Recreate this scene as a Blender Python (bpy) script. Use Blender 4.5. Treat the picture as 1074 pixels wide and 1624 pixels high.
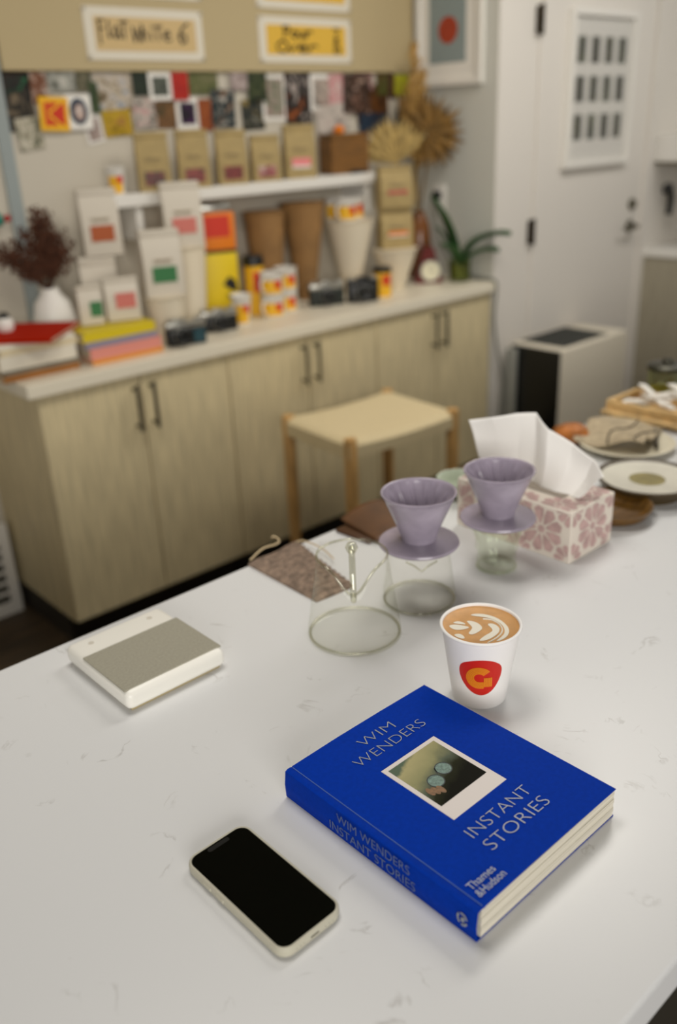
import bpy, bmesh, math, random
from mathutils import Matrix, Vector

scene = bpy.context.scene
for o in list(bpy.data.objects):
    bpy.data.objects.remove(o, do_unlink=True)
COL = scene.collection

# ------------------------------------------------------------------ camera
cam_data = bpy.data.cameras.new('camera')
cam_data.sensor_fit = 'VERTICAL'
cam_data.sensor_height = 36.0
cam_data.sensor_width = 23.8
cam_data.lens = 31.118
cam_data.clip_start = 0.05
cam_data.dof.use_dof = True
cam_data.dof.focus_distance = 0.96
cam_data.dof.aperture_fstop = 2.5
cam = bpy.data.objects.new('camera', cam_data)
COL.objects.link(cam)
_r = Vector((0.73559525, -0.67615395, -0.04141819))
_u = Vector((0.29878325, 0.26896179, 0.91563537))
_w = Vector((0.60797055, 0.68591209, -0.39987049))
cam.matrix_world = Matrix(((_r.x, _u.x, -_w.x, 0.0), (_r.y, _u.y, -_w.y, 0.0),
                           (_r.z, _u.z, -_w.z, 1.55), (0, 0, 0, 1)))
scene.camera = cam

# ------------------------------------------------------------------ world, lights, exposure
world = bpy.data.worlds.new('world')
scene.world = world
world.use_nodes = True
bg = world.node_tree.nodes['Background']
bg.inputs[0].default_value = (1.0, 0.94, 0.84, 1)
bg.inputs[1].default_value = 0.26


def area(name, loc, target, sx, sy, power, color):
    d = bpy.data.lights.new(name, 'AREA')
    d.shape = 'RECTANGLE'
    d.size, d.size_y = sx, sy
    d.energy = power
    d.color = color
    o = bpy.data.objects.new(name, d)
    COL.objects.link(o)
    o.location = loc
    o.rotation_euler = (Vector(target) - Vector(loc)).to_track_quat('-Z', 'Y').to_euler()
    return o


area('window_daylight', (-1.3, -2.7, 1.9), (1.9, 2.4, 0.8), 2.6, 1.4, 112, (1.0, 0.965, 0.915))
area('ceiling_light_table', (0.65, 1.10, 2.72), (0.70, 1.20, 0), 0.8, 0.6, 16, (1.0, 0.95, 0.87))
area('ceiling_light_aisle', (2.45, 1.35, 2.72), (2.45, 1.6, 0), 1.1, 0.6, 24, (1.0, 0.95, 0.87))
area('ceiling_light_door', (3.9, 1.2, 2.72), (3.7, 1.7, 0), 0.9, 0.7, 18, (0.98, 0.97, 0.95))

scene.view_settings.view_transform = 'Standard'
scene.view_settings.look = 'None'
scene.view_settings.gamma = 1.0
scene.view_settings.use_curve_mapping = False
scene.view_settings.exposure = -0.06

# ------------------------------------------------------------------ materials
R = random.Random(7)


def lin(c):
    c = c / 255.0
    return c / 12.92 if c <= 0.04045 else ((c + 0.055) / 1.055) ** 2.4


def rgb(c):
    return (lin(c[0]), lin(c[1]), lin(c[2]), 1.0)


MATS = {}


def pm(name, col, rough=0.6, metal=0.0, var=0.0, scale=20.0, bump=0.0, bscale=60.0, stretch=None, spec=0.5, col2=None):
    """Principled procedural material: base colour with optional noise variation and bump."""
    if name in MATS:
        return MATS[name]
    m = bpy.data.materials.new(name)
    m.use_nodes = True
    nt = m.node_tree
    b = nt.nodes['Principled BSDF']
    b.inputs['Base Color'].default_value = rgb(col)
    b.inputs['Roughness'].default_value = rough
    b.inputs['Metallic'].default_value = metal
    b.inputs['Specular IOR Level'].default_value = spec
    tc = nt.nodes.new('ShaderNodeTexCoord')
    mp = nt.nodes.new('ShaderNodeMapping')
    nt.links.new(tc.outputs['Object'], mp.inputs['Vector'])
    if stretch:
        mp.inputs['Scale'].default_value = stretch
    if var > 0 or col2:
        n = nt.nodes.new('ShaderNodeTexNoise')
        n.inputs['Scale'].default_value = scale
        n.inputs['Detail'].default_value = 5
        nt.links.new(mp.outputs[0], n.inputs['Vector'])
        r = nt.nodes.new('ShaderNodeValToRGB')
        c1 = rgb([max(0, x * (1 - var)) for x in col])
        c2 = rgb(col2) if col2 else rgb([min(255, x * (1 + var * 0.6)) for x in col])
        r.color_ramp.elements[0].position = 0.3
        r.color_ramp.elements[1].position = 0.7
        r.color_ramp.elements[0].color = c1
        r.color_ramp.elements[1].color = c2
        nt.links.new(n.outputs['Fac'], r.inputs['Fac'])
        nt.links.new(r.outputs['Color'], b.inputs['Base Color'])
    if bump > 0:
        n2 = nt.nodes.new('ShaderNodeTexNoise')
        n2.inputs['Scale'].default_value = bscale
        n2.inputs['Detail'].default_value = 4
        nt.links.new(mp.outputs[0], n2.inputs['Vector'])
        bp = nt.nodes.new('ShaderNodeBump')
        bp.inputs['Strength'].default_value = bump
        bp.inputs['Distance'].default_value = 0.004
        nt.links.new(n2.outputs['Fac'], bp.inputs['Height'])
        nt.links.new(bp.outputs['Normal'], b.inputs['Normal'])
    MATS[name] = m
    return m


def quartz():
    m = bpy.data.materials.new('white_quartz')
    m.use_nodes = True
    nt = m.node_tree
    b = nt.nodes['Principled BSDF']
    b.inputs['Roughness'].default_value = 0.34
    tc = nt.nodes.new('ShaderNodeTexCoord')
    n0 = nt.nodes.new('ShaderNodeTexNoise')
    n0.inputs['Scale'].default_value = 11.0
    n0.inputs['Detail'].default_value = 6
    n0.inputs['Distortion'].default_value = 1.4
    nt.links.new(tc.outputs['Object'], n0.inputs['Vector'])
    vein = nt.nodes.new('ShaderNodeMath'); vein.operation = 'SUBTRACT'; vein.inputs[1].default_value = 0.5
    nt.links.new(n0.outputs['Fac'], vein.inputs[0])
    ab = nt.nodes.new('ShaderNodeMath'); ab.operation = 'ABSOLUTE'
    nt.links.new(vein.outputs[0], ab.inputs[0])
    r = nt.nodes.new('ShaderNodeValToRGB')
    r.color_ramp.elements[0].position = 0.0
    r.color_ramp.elements[1].position = 0.02
    r.color_ramp.elements[0].color = (1, 1, 1, 1)
    r.color_ramp.elements[1].color = (0, 0, 0, 1)
    nt.links.new(ab.outputs[0], r.inputs['Fac'])
    # broken up: veins only show in patches
    n1 = nt.nodes.new('ShaderNodeTexNoise')
    n1.inputs['Scale'].default_value = 22.0
    n1.inputs['Detail'].default_value = 3
    nt.links.new(tc.outputs['Object'], n1.inputs['Vector'])
    r1 = nt.nodes.new('ShaderNodeValToRGB')
    r1.color_ramp.elements[0].position = 0.58
    r1.color_ramp.elements[1].position = 0.68
    nt.links.new(n1.outputs['Fac'], r1.inputs['Fac'])
    mul = nt.nodes.new('ShaderNodeMath'); mul.operation = 'MULTIPLY'
    nt.links.new(r.outputs['Color'], mul.inputs[0])
    nt.links.new(r1.outputs['Color'], mul.inputs[1])
    m2 = nt.nodes.new('ShaderNodeMath'); m2.operation = 'MULTIPLY'; m2.inputs[1].default_value = 0.42
    nt.links.new(mul.outputs[0], m2.inputs[0])
    mix = nt.nodes.new('ShaderNodeMixRGB')
    mix.inputs['Color1'].default_value = rgb((221, 222, 223))
    mix.inputs['Color2'].default_value = rgb((150, 146, 140))
    nt.links.new(m2.outputs[0], mix.inputs['Fac'])
    nt.links.new(mix.outputs['Color'], b.inputs['Base Color'])
    return m


def thin_glass(name, tint, edge=(200, 205, 195), edge_amt=0.5, base_refl=0.03):
    """Thin clear glass: see-through face on, reflective and denser at grazing angles."""
    m = bpy.data.materials.new(name)
    m.use_nodes = True
    nt = m.node_tree
    nt.nodes.remove(nt.nodes['Principled BSDF'])
    out = nt.nodes['Material Output']
    tr = nt.nodes.new('ShaderNodeBsdfTransparent')
    tr.inputs[0].default_value = rgb(tint)
    gl = nt.nodes.new('ShaderNodeBsdfGlossy')
    gl.inputs['Roughness'].default_value = 0.04
    gl.inputs['Color'].default_value = rgb(edge)
    lw = nt.nodes.new('ShaderNodeLayerWeight')
    lw.inputs['Blend'].default_value = 0.35
    mp = nt.nodes.new('ShaderNodeMapRange')
    mp.inputs['From Min'].default_value = 0.0
    mp.inputs['From Max'].default_value = 1.0
    mp.inputs['To Min'].default_value = base_refl
    mp.inputs['To Max'].default_value = edge_amt
    pw = nt.nodes.new('ShaderNodeMath'); pw.operation = 'POWER'; pw.inputs[1].default_value = 2.2
    nt.links.new(lw.outputs['Facing'], pw.inputs[0])
    nt.links.new(pw.outputs[0], mp.inputs['Value'])
    mx = nt.nodes.new('ShaderNodeMixShader')
    nt.links.new(mp.outputs[0], mx.inputs[0])
    nt.links.new(tr.outputs[0], mx.inputs[1])
    nt.links.new(gl.outputs[0], mx.inputs[2])
    nt.links.new(mx.outputs[0], out.inputs['Surface'])
    return m


def picture(name, cols, scale=3.0, seed=0.0, rough=0.4):
    """A printed photograph: soft patches of the given colours, in the print's own coordinates."""
    m = bpy.data.materials.new(name)
    m.use_nodes = True
    nt = m.node_tree
    b = nt.nodes['Principled BSDF']
    b.inputs['Roughness'].default_value = rough
    tc = nt.nodes.new('ShaderNodeTexCoord')
    mp = nt.nodes.new('ShaderNodeMapping')
    mp.inputs['Location'].default_value = (seed * 3.1, seed * 1.7, seed * 2.3)
    nt.links.new(tc.outputs['Generated'], mp.inputs['Vector'])
    n = nt.nodes.new('ShaderNodeTexNoise')
    n.inputs['Scale'].default_value = scale
    n.inputs['Detail'].default_value = 3
    n.inputs['Distortion'].default_value = 0.8
    nt.links.new(mp.outputs[0], n.inputs['Vector'])
    r = nt.nodes.new('ShaderNodeValToRGB')
    els = r.color_ramp.elements
    k = len(cols)
    for i, c in enumerate(cols):
        pos = 0.30 + 0.40 * i / max(1, k - 1)
        if i < 2:
            e = els[i]
            e.position = pos
        else:
            e = els.new(pos)
        e.color = rgb(c)
    nt.links.new(n.outputs['Fac'], r.inputs['Fac'])
    nt.links.new(r.outputs['Color'], b.inputs['Base Color'])
    return m


M = {}
M['quartz'] = quartz()
M['wall'] = pm('wall_paint', (198, 190, 174), 0.75, bump=0.05, bscale=90)
M['wall_side'] = pm('wall_paint_cool', (200, 199, 190), 0.75, bump=0.05, bscale=90)
M['door'] = pm('door_paint', (218, 212, 203), 0.5)
M['ceil'] = pm('ceiling_paint', (84, 80, 70), 0.9)
M['floor'] = pm('dark_floor', (62, 48, 30), 0.55, var=0.35, scale=4, stretch=(1, 8, 1))
M['board'] = pm('cream_board', (184, 166, 126), 0.7, bump=0.04, bscale=120)
M['lam'] = pm('grey_oak_laminate', (211, 195, 155), 0.5, var=0.09, scale=9, stretch=(9, 9, 0.7))
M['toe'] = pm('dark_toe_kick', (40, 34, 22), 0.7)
M['steel'] = pm('dark_steel', (124, 120, 106), 0.35, metal=0.9)
M['bronze'] = pm('dark_bronze', (60, 52, 40), 0.4, metal=0.8)
M['white'] = pm('white_satin', (226, 222, 214), 0.45)
M['paper'] = pm('white_paper', (232, 228, 220), 0.8)
M['wpaper'] = pm('white_bag_paper', (208, 199, 183), 0.7, bump=0.12, bscale=40)
M['kraft'] = pm('kraft_paper', (168, 146, 97), 0.75, var=0.06, scale=30, bump=0.12, bscale=40)
M['brownpaper'] = pm('brown_filter_paper', (150, 112, 66), 0.8, var=0.12, scale=12, bump=0.1)
M['cream'] = pm('cream_paper', (222, 208, 178), 0.8)
M['black'] = pm('black_plastic', (16, 17, 16), 0.4)
M['ink'] = pm('black_ink', (24, 22, 16), 0.7)
M['silver'] = pm('silver_metal', (190, 188, 180), 0.3, metal=0.85)
M['yellow'] = pm('yellow_print', (236, 180, 24), 0.5)
M['lemon'] = pm('lemon_print', (226, 196, 20), 0.5)
M['red'] = pm('red_print', (206, 48, 22), 0.5)
M['orange'] = pm('orange_print', (232, 128, 28), 0.5)
M['lav'] = pm('lavender_glaze', (162, 152, 168), 0.22, var=0.08, scale=30)
M['glass'] = thin_glass('clear_glass', (253, 253, 251), edge_amt=0.30, base_refl=0.015)
M['glassrim'] = thin_glass('clear_glass_rim', (240, 240, 232), edge=(240, 240, 232), edge_amt=0.6, base_refl=0.12)
M['tumbler'] = thin_glass('green_tinted_glass', (251, 253, 249), edge=(232, 236, 226), edge_amt=0.42, base_refl=0.03)


# ------------------------------------------------------------------ mesh builder
class MB:
    def __init__(self):
        self.v, self.f = [], []

    def add(self, vs, fs):
        k = len(self.v)
        self.v += [tuple(p) for p in vs]
        self.f += [tuple(i + k for i in f) for f in fs]
        return self

    def box(self, x0, x1, y0, y1, z0, z1, rz=0.0, c=None):
        vs = [(x, y, z) for z in (z0, z1) for (x, y) in ((x0, y0), (x1, y0), (x1, y1), (x0, y1))]
        if rz:
            cx, cy = c if c else ((x0 + x1) / 2, (y0 + y1) / 2)
            ca, sa = math.cos(rz), math.sin(rz)
            vs = [(cx + (x - cx) * ca - (y - cy) * sa, cy + (x - cx) * sa + (y - cy) * ca, z) for x, y, z in vs]
        return self.add(vs, [(3, 2, 1, 0), (4, 5, 6, 7), (0, 1, 5, 4), (1, 2, 6, 5), (2, 3, 7, 6), (3, 0, 4, 7)])

    def rbox(self, x0, x1, y0, y1, z0, z1, r, seg=3):
        """box with rounded edges (own bmesh bevel)"""
        bm = bmesh.new()
        vs = [bm.verts.new((x, y, z)) for z in (z0, z1) for (x, y) in ((x0, y0), (x1, y0), (x1, y1), (x0, y1))]
        for f in [(3, 2, 1, 0), (4, 5, 6, 7), (0, 1, 5, 4), (1, 2, 6, 5), (2, 3, 7, 6), (3, 0, 4, 7)]:
            bm.faces.new([vs[i] for i in f])
        bmesh.ops.bevel(bm, geom=list(bm.edges), offset=r, segments=seg, profile=0.5, affect='EDGES')
        bm.verts.index_update()
        self.add([v.co[:] for v in bm.verts], [[v.index for v in f.verts] for f in bm.faces])
        bm.free()
        return self

    def prism(self, poly, z0, z1):
        n = len(poly)
        vs = [(x, y, z0) for x, y in poly] + [(x, y, z1) for x, y in poly]
        fs = [tuple(reversed(range(n))), tuple(range(n, 2 * n))]
        fs += [(i, (i + 1) % n, n + (i + 1) % n, n + i) for i in range(n)]
        return self.add(vs, fs)

    def lathe(self, prof, seg=40, c=(0, 0, 0), fz=None, fr=None):
        """prof: list of (r, z); fz/fr(theta, r, z) may modulate."""
        rings = []
        vs = []
        for (r, z) in prof:
            if r < 1e-6:
                rings.append([len(vs)])
                vs.append((c[0], c[1], c[2] + z))
            else:
                ring = []
                for i in range(seg):
                    t = 2 * math.pi * i / seg
                    rr = fr(t, r, z) if fr else r
                    zz = fz(t, r, z) if fz else z
                    ring.append(len(vs))
                    vs.append((c[0] + rr * math.cos(t), c[1] + rr * math.sin(t), c[2] + zz))
                rings.append(ring)
        fs = []
        for a, b in zip(rings, rings[1:]):
            if len(a) == 1 and len(b) == 1:
                continue
            for i in range(seg):
                j = (i + 1) % seg
                if len(a) == 1:
                    fs.append((a[0], b[j], b[i]))
                elif len(b) == 1:
                    fs.append((a[i], a[j], b[0]))
                else:
                    fs.append((a[i], a[j], b[j], b[i]))
        return self.add(vs, fs)

    def tube(self, pts, r, seg=8, closed=False, taper=None):
        pts = [Vector(p) for p in pts]
        n = len(pts)
        vs = []
        up = Vector((0, 0, 1))
        prev = None
        for i, p in enumerate(pts):
            if closed:
                d = pts[(i + 1) % n] - pts[i - 1]
            else:
                d = pts[min(i + 1, n - 1)] - pts[max(i - 1, 0)]
            d = d.normalized() if d.length > 1e-9 else Vector((0, 0, 1))
            if prev is None:
                a = d.cross(up)
                if a.length < 1e-3:
                    a = d.cross(Vector((1, 0, 0)))
            else:
                a = prev - d * prev.dot(d)
            a.normalize()
            prev = a
            b = d.cross(a)
            rr = r if taper is None else r * taper(i / max(1, n - 1))
            for k in range(seg):
                t = 2 * math.pi * k / seg
                vs.append(p + a * (rr * math.cos(t)) + b * (rr * math.sin(t)))
        fs = []
        m = n if closed else n - 1
        for i in range(m):
            for k in range(seg):
                k2 = (k + 1) % seg
                i2 = (i + 1) % n
                fs.append((i * seg + k, i * seg + k2, i2 * seg + k2, i2 * seg + k))
        if not closed:
            fs.append(tuple(reversed(range(seg))))
            fs.append(tuple(range((n - 1) * seg, n * seg)))
        return self.add(vs, fs)

    def grid(self, fn, nu, nv):
        vs = [fn(i / nu, j / nv) for j in range(nv + 1) for i in range(nu + 1)]
        w = nu + 1
        fs = [(j * w + i, j * w + i + 1, (j + 1) * w + i + 1, (j + 1) * w + i) for j in range(nv) for i in range(nu)]
        return self.add(vs, fs)

    def xform(self, mat):
        self.v = [tuple(mat @ Vector(p)) for p in self.v]
        return self

    def mesh(self, name, mat, smooth=None):
        me = bpy.data.meshes.new(name)
        me.from_pydata(self.v, [], self.f)
        bm = bmesh.new()
        bm.from_mesh(me)
        bmesh.ops.recalc_face_normals(bm, faces=bm.faces)
        bm.to_mesh(me)
        bm.free()
        me.materials.append(mat)
        if smooth:
            for p in me.polygons:
                p.use_smooth = True
            me.set_sharp_from_angle(angle=math.radians(smooth))
        me.update()
        return me

    def build(self, name, mat, parent=None, smooth=None, solid=0.0, sub=0):
        o = bpy.data.objects.new(name, self.mesh(name, mat, smooth))
        COL.objects.link(o)
        if parent is not None:
            o.parent = parent
        if solid:
            md = o.modifiers.new('thickness', 'SOLIDIFY')
            md.thickness = solid
            md.offset = 0
        if sub:
            md = o.modifiers.new('smooth', 'SUBSURF')
            md.levels = md.render_levels = sub
        return o


def tag(o, label, cat, group=None):
    o['label'] = label
    o['category'] = cat
    if group:
        o['group'] = group
    return o


def thing(name, label, cat, loc=(0, 0, 0), rz=0.0, group=None):
    o = bpy.data.objects.new(name, None)
    o.empty_display_size = 0.05
    COL.objects.link(o)
    o.location = loc
    o.rotation_euler = (0, 0, rz)
    return tag(o, label, cat, group)


def struct(o):
    o['kind'] = 'structure'
    return o


def copy_thing(src, loc, rz, label, group=None):
    c = src.copy()
    COL.objects.link(c)
    c.location = loc
    c.rotation_euler = (0, 0, rz)
    c['label'] = label
    if group:
        c['group'] = group
    for ch in list(src.children):
        d = ch.copy()
        COL.objects.link(d)
        d.parent = c
        for g in list(ch.children):
            e = g.copy()
            COL.objects.link(e)
            e.parent = d
    return c


def text_mesh(txt, size, thin=0.0, spacing=1.0, align='LEFT', depth=0.0003, shear=0.0):
    """Lettering as flat mesh in the XY plane, baseline at y=0."""
    cu = bpy.data.curves.new('lettering', 'FONT')
    cu.body = txt
    cu.size = size
    cu.space_character = spacing
    cu.align_x = align
    cu.offset = thin
    cu.extrude = depth
    cu.shear = shear
    o = bpy.data.objects.new('lettering', cu)
    COL.objects.link(o)
    dg = bpy.context.evaluated_depsgraph_get()
    me = bpy.data.meshes.new_from_object(o.evaluated_get(dg))
    bpy.data.objects.remove(o, do_unlink=True)
    mb = MB()
    mb.add([v.co[:] for v in me.vertices], [list(p.vertices) for p in me.polygons])
    bpy.data.meshes.remove(me)
    return mb


def fit_text(txt, width, height, mat, name, parent, xf, thin=0.0, spacing=1.0):
    """lettering scaled to a given width and cap height, then placed by matrix xf"""
    mb = text_mesh(txt, 1.0, thin=thin, spacing=spacing, depth=0.0)
    xs = [p[0] for p in mb.v]
    ys = [p[1] for p in mb.v]
    sx = width / (max(xs) - min(xs))
    sy = height / (max(ys) - min(ys))
    x0, y0 = min(xs), min(ys)
    mb.v = [((p[0] - x0) * sx, (p[1] - y0) * sy, 0.0) for p in mb.v]
    mb.xform(xf)
    return mb.build(name, mat, parent)


PI = math.pi

# ================================================================== THE SETTING
CT = 0.905      # back counter top
WY = 2.92       # recess back wall
WX = 3.12       # recess side wall
DY = 2.45       # door wall

o = struct(MB().box(-3.5, 6.0, -3.2, 3.2, -0.05, 0.0).build('floor', M['floor']))
o = struct(MB().box(-3.5, 6.0, -3.2, 3.2, 2.75, 2.8).build('ceiling', M['ceil']))
o = struct(MB().box(-3.5, WX + 0.1, WY, WY + 0.1, 0, 2.75).build('wall_back', M['wall']))
o = struct(MB().box(WX, WX + 0.12, DY, WY, 0, 2.75).build('wall_recess', M['wall_side']))
o = struct(MB().box(WX + 0.12, 6.0, DY, DY + 0.12, 0, 2.75).build('wall_door_side', M['door']))
o = struct(MB().box(5.0, 5.1, -3.2, DY, 0, 2.75).build('wall_right', M['wall_side']))
o = struct(MB().box(1.238, 1.282, WY - 0.012, WY, 0.905, 2.75).build('trim_1', pm('blue_grey_metal_trim', (150, 158, 156), 0.5)))

# door with casing, hinges, deadbolt and lever
door = struct(MB().rbox(3.385, 4.262, DY - 0.012, DY, 0.01, 2.08, 0.004, 2).build('door_1', M['door']))
for hz in (1.91, 1.085, 0.25):
    h = MB().rbox(3.356, 3.39, DY - 0.022, DY, hz - 0.05, hz + 0.05, 0.004, 2)
    h.lathe([(0, -0.056), (0.008, -0.056), (0.008, 0.056), (0, 0.056)], 12, (3.372, DY - 0.024, hz))
    h.build('hinge', M['bronze'], door, 40)
h = MB().lathe([(0, 0), (0.027, 0), (0.027, 0.010), (0.020, 0.016), (0, 0.016)], 24)
h.xform(Matrix.Translation((4.185, DY - 0.012, 1.135)) @ Matrix.Rotation(PI / 2, 4, 'X'))
h.box(4.181, 4.189, DY - 0.042, DY - 0.026, 1.117, 1.153)
h.build('deadbolt', M['steel'], door, 40)
h = MB().lathe([(0, 0), (0.032, 0), (0.032, 0.008), (0.012, 0.012), (0.012, 0.05), (0, 0.05)], 24)
h.xform(Matrix.Translation((4.185, DY - 0.012, 1.03)) @ Matrix.Rotation(PI / 2, 4, 'X'))
h.tube([(4.185, DY - 0.055, 1.03), (4.15, DY - 0.058, 1.03), (4.075, DY - 0.058, 1.027)], 0.010, 10)
h.build('door_handle', M['steel'], door, 40)
struct(MB().box(WX + 0.0005, WX + 0.12, DY - 0.004, DY, 0, 2.75).build('trim_2', M['door']))
tr = MB()
tr.box(4.29, 4.35, DY - 0.02, DY, 0, 2.14)
tr.build('trim_3', M['door']); struct(bpy.data.objects['trim_3'])
struct(MB().box(WX + 0.002, 3.32, DY - 0.012, DY, 0, 0.10).build('baseboard_door_side', M['white']))

# ================================================================== BACK CABINETS AND COUNTERTOP
cab_x = [(1.02, 1.70), (1.70, 2.41), (2.41, 3.115)]
cab_names = ['grey oak base cabinet nearest the stacked books', 'grey oak base cabinet in the middle behind the stool',
             'grey oak base cabinet nearest the door wall']
for (x0, x1), lab in zip(cab_x, cab_names):
    t = thing('base_cabinet', lab, 'cabinet', ((x0 + x1) / 2, (DY + WY) / 2, 0), 0, 'base cabinets along the back wall')
    hx = (x1 - x0) / 2
    hy = (WY - DY) / 2
    MB().box(-hx, hx, -hy + 0.022, hy, 0.10, CT - 0.042).build('body', M['lam'], t)
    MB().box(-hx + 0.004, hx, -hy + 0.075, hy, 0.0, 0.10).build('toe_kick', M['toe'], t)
    for s in (-1, 1):
        a, b = (-hx + (0.0 if x0 < 1.1 else 0.003), -0.002) if s < 0 else (0.002, hx - 0.003)
        d = MB().rbox(a, b, -hy, -hy + 0.02, 0.103, CT - 0.046, 0.0025, 2).build('door', M['lam'], t)
        hxp = s * 0.030
        hb = MB().tube([(hxp, -hy - 0.032, 0.685), (hxp, -hy - 0.032, 0.835)], 0.0065, 10)
        for zz in (0.70, 0.82):
            hb.tube([(hxp, -hy + 0.001, zz), (hxp, -hy - 0.032, zz)], 0.0055, 8)
        hb.build('handle', M['steel'], d, 40)
tag(MB().rbox(0.985, WX, DY - 0.022, WY, CT - 0.042, CT, 0.004, 2).build('countertop', pm('cream_counter', (226, 217, 196), 0.4)),
    'long cream stone countertop over the grey oak cabinets', 'countertop')

# white slatted heater end at the far left, past the cabinets
t = thing('wall_heater', 'white framed heater low on the wall left of the cabinets', 'heater', (0.80, 2.90, 0))
MB().box(-0.25, 0.185, -0.03, 0.02, 0.03, 0.32).build('body', pm('dark_recess', (58, 54, 42), 0.8), t)
fr = MB()
fr.box(-0.25, 0.20, -0.04, -0.02, 0.27, 0.34).box(-0.25, 0.20, -0.04, -0.02, 0.0, 0.045).box(0.165, 0.20, -0.04, -0.02, 0.045, 0.27)
fr.build('frame', M['white'], t)
for k in range(5):
    MB().box(-0.24, 0.165, -0.036, -0.028, 0.075 + k * 0.04, 0.087 + k * 0.04).build('slat', M['white'], t)

# ================================================================== THE CREAM BOARD AND PRICE CARDS
tag(MB().rbox(1.288, WX - 0.006, WY - 0.022, WY, 1.745, 2.65, 0.003, 2).build('menu_board', M['board']),
    'large cream menu board on the wall above the photo collage', 'board')
BY = WY - 0.022
M['laminate'] = pm('white_laminate', (222, 214, 196), 0.4)
M['tan'] = pm('tan_card', (206, 178, 126), 0.7)
M['gold'] = pm('gold_card', (222, 178, 62), 0.7)

GL = {  # brush strokes in a unit box, one list of points per stroke
    'F': [[(0.1, 1.0), (0.12, -0.25)], [(0.0, 1.0), (0.6, 1.05)], [(0.1, 0.55), (0.5, 0.6)]],
    'l': [[(0.2, 1.0), (0.15, 0.1), (0.4, 0.15)]],
    'a': [[(0.75, 0.6), (0.35, 0.68), (0.1, 0.35), (0.3, 0.05), (0.65, 0.3), (0.75, 0.6), (0.75, 0.1), (0.95, 0.1)]],
    'T': [[(0.0, 0.95), (0.8, 1.0)], [(0.42, 0.98), (0.38, 0.05)]],
    'W': [[(0.0, 0.9), (0.15, -0.1), (0.5, 0.75), (0.75, -0.1), (1.1, 0.9)]],
    'h': [[(0.1, 1.05), (0.1, 0.0)], [(0.1, 0.4), (0.45, 0.6), (0.6, 0.05)]],
    'i': [[(0.25, 0.6), (0.25, 0.05)], [(0.25, 0.9), (0.3, 0.95)]],
    't': [[(0.3, 1.0), (0.3, 0.1), (0.55, 0.05)], [(0.0, 0.65), (0.7, 0.7)]],
    'e': [[(0.1, 0.35), (0.75, 0.42), (0.6, 0.68), (0.25, 0.6), (0.1, 0.3), (0.4, 0.0), (0.85, 0.1)]],
    '6': [[(0.85, 1.1), (0.4, 0.8), (0.1, 0.3), (0.3, -0.05), (0.65, 0.05), (0.65, 0.4), (0.3, 0.45), (0.12, 0.25)]],
    'P': [[(0.2, 0.95), (0.15, 0.0)], [(0.0, 0.95), (0.55, 1.0), (0.8, 0.75), (0.5, 0.5), (0.15, 0.5)]],
    'o': [[(0.5, 0.62), (0.15, 0.45), (0.2, 0.08), (0.6, 0.05), (0.8, 0.4), (0.5, 0.62)]],
    'u': [[(0.1, 0.6), (0.15, 0.1), (0.5, 0.05), (0.75, 0.6), (0.75, 0.1), (0.95, 0.1)]],
    'r': [[(0.2, 0.6), (0.2, 0.05)], [(0.2, 0.4), (0.5, 0.65), (0.85, 0.55)]],
    'O': [[(0.5, 0.95), (0.05, 0.6), (0.15, 0.1), (0.7, 0.0), (1.0, 0.5), (0.7, 0.95), (0.3, 0.9)]],
    'v': [[(0.05, 0.65), (0.35, 0.05), (0.8, 0.7)]],
    '7': [[(0.05, 0.95), (0.85, 1.0), (0.35, 0.0)]],
    '8': [[(0.8, 0.9), (0.3, 0.95), (0.2, 0.7), (0.75, 0.35), (0.6, 0.0), (0.15, 0.1), (0.3, 0.45), (0.8, 0.9)]],
    '1': [[(0.3, 0.95), (0.3, 0.0)]],
    '0': [[(0.5, 0.95), (0.15, 0.6), (0.2, 0.1), (0.6, 0.0), (0.85, 0.5), (0.5, 0.95)]],
    ' ': [],
}


def brush(mb, word, x, z, h, y, w=0.006, adv=0.72):
    for ch in word:
        for st in GL[ch]:
            pts = [(x + p[0] * h * adv, y, z + p[1] * h) for p in st]
            # subdivide and ribbon in the xz plane
            for a, b in zip(pts, pts[1:]):
                dx, dz = b[0] - a[0], b[2] - a[2]
                L = math.hypot(dx, dz) or 1e-6
                nx, nz = -dz / L * w / 2, dx / L * w / 2
                ex, ez = dx / L * w * 0.35, dz / L * w * 0.35
                mb.add([(a[0] - ex + nx, y, a[2] - ez + nz), (a[0] - ex - nx, y, a[2] - ez - nz),
                        (b[0] + ex - nx, y, b[2] + ez - nz), (b[0] + ex + nx, y, b[2] + ez + nz)], [(0, 1, 2, 3)])
        x += (0.45 if ch in 'li1 ' else 0.78) * h * adv + h * 0.06
    return x


def price_card(cx, cz, w, h, inner, label, words, tilt=0.0):
    t = thing('price_card', label, 'sign', (cx, BY, cz - h / 2), 0, 'price cards pinned to the cream board')
    t.rotation_euler = (0, tilt, 0)
    MB().rbox(-w / 2, w / 2, -0.004, 0, 0, h, 0.0015, 1).build('laminate', M['laminate'], t)
    MB().box(-w / 2 + 0.035, w / 2 - 0.03, -0.0052, -0.004, 0.028, h - 0.028).build('card', inner, t)
    if words:
        for (wd, x, z, hh, ww, adv) in words:
            mb = MB()
            brush(mb, wd, x, z, hh, -0.0062, ww, adv)
            mb.build('handwriting', M['ink'], t)
    for sx in (-1, 1):
        for z in (0.008, h - 0.008):
            MB().lathe([(0, 0.008), (0.004, 0.008), (0.005, 0.004), (0.002, 0), (0, 0)], 10).xform(
                Matrix.Translation((sx * (w / 2 - 0.006), -0.004, z)) @ Matrix.Rotation(PI / 2, 4, 'X')).build('pin', M['silver'], t, 40)


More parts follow.
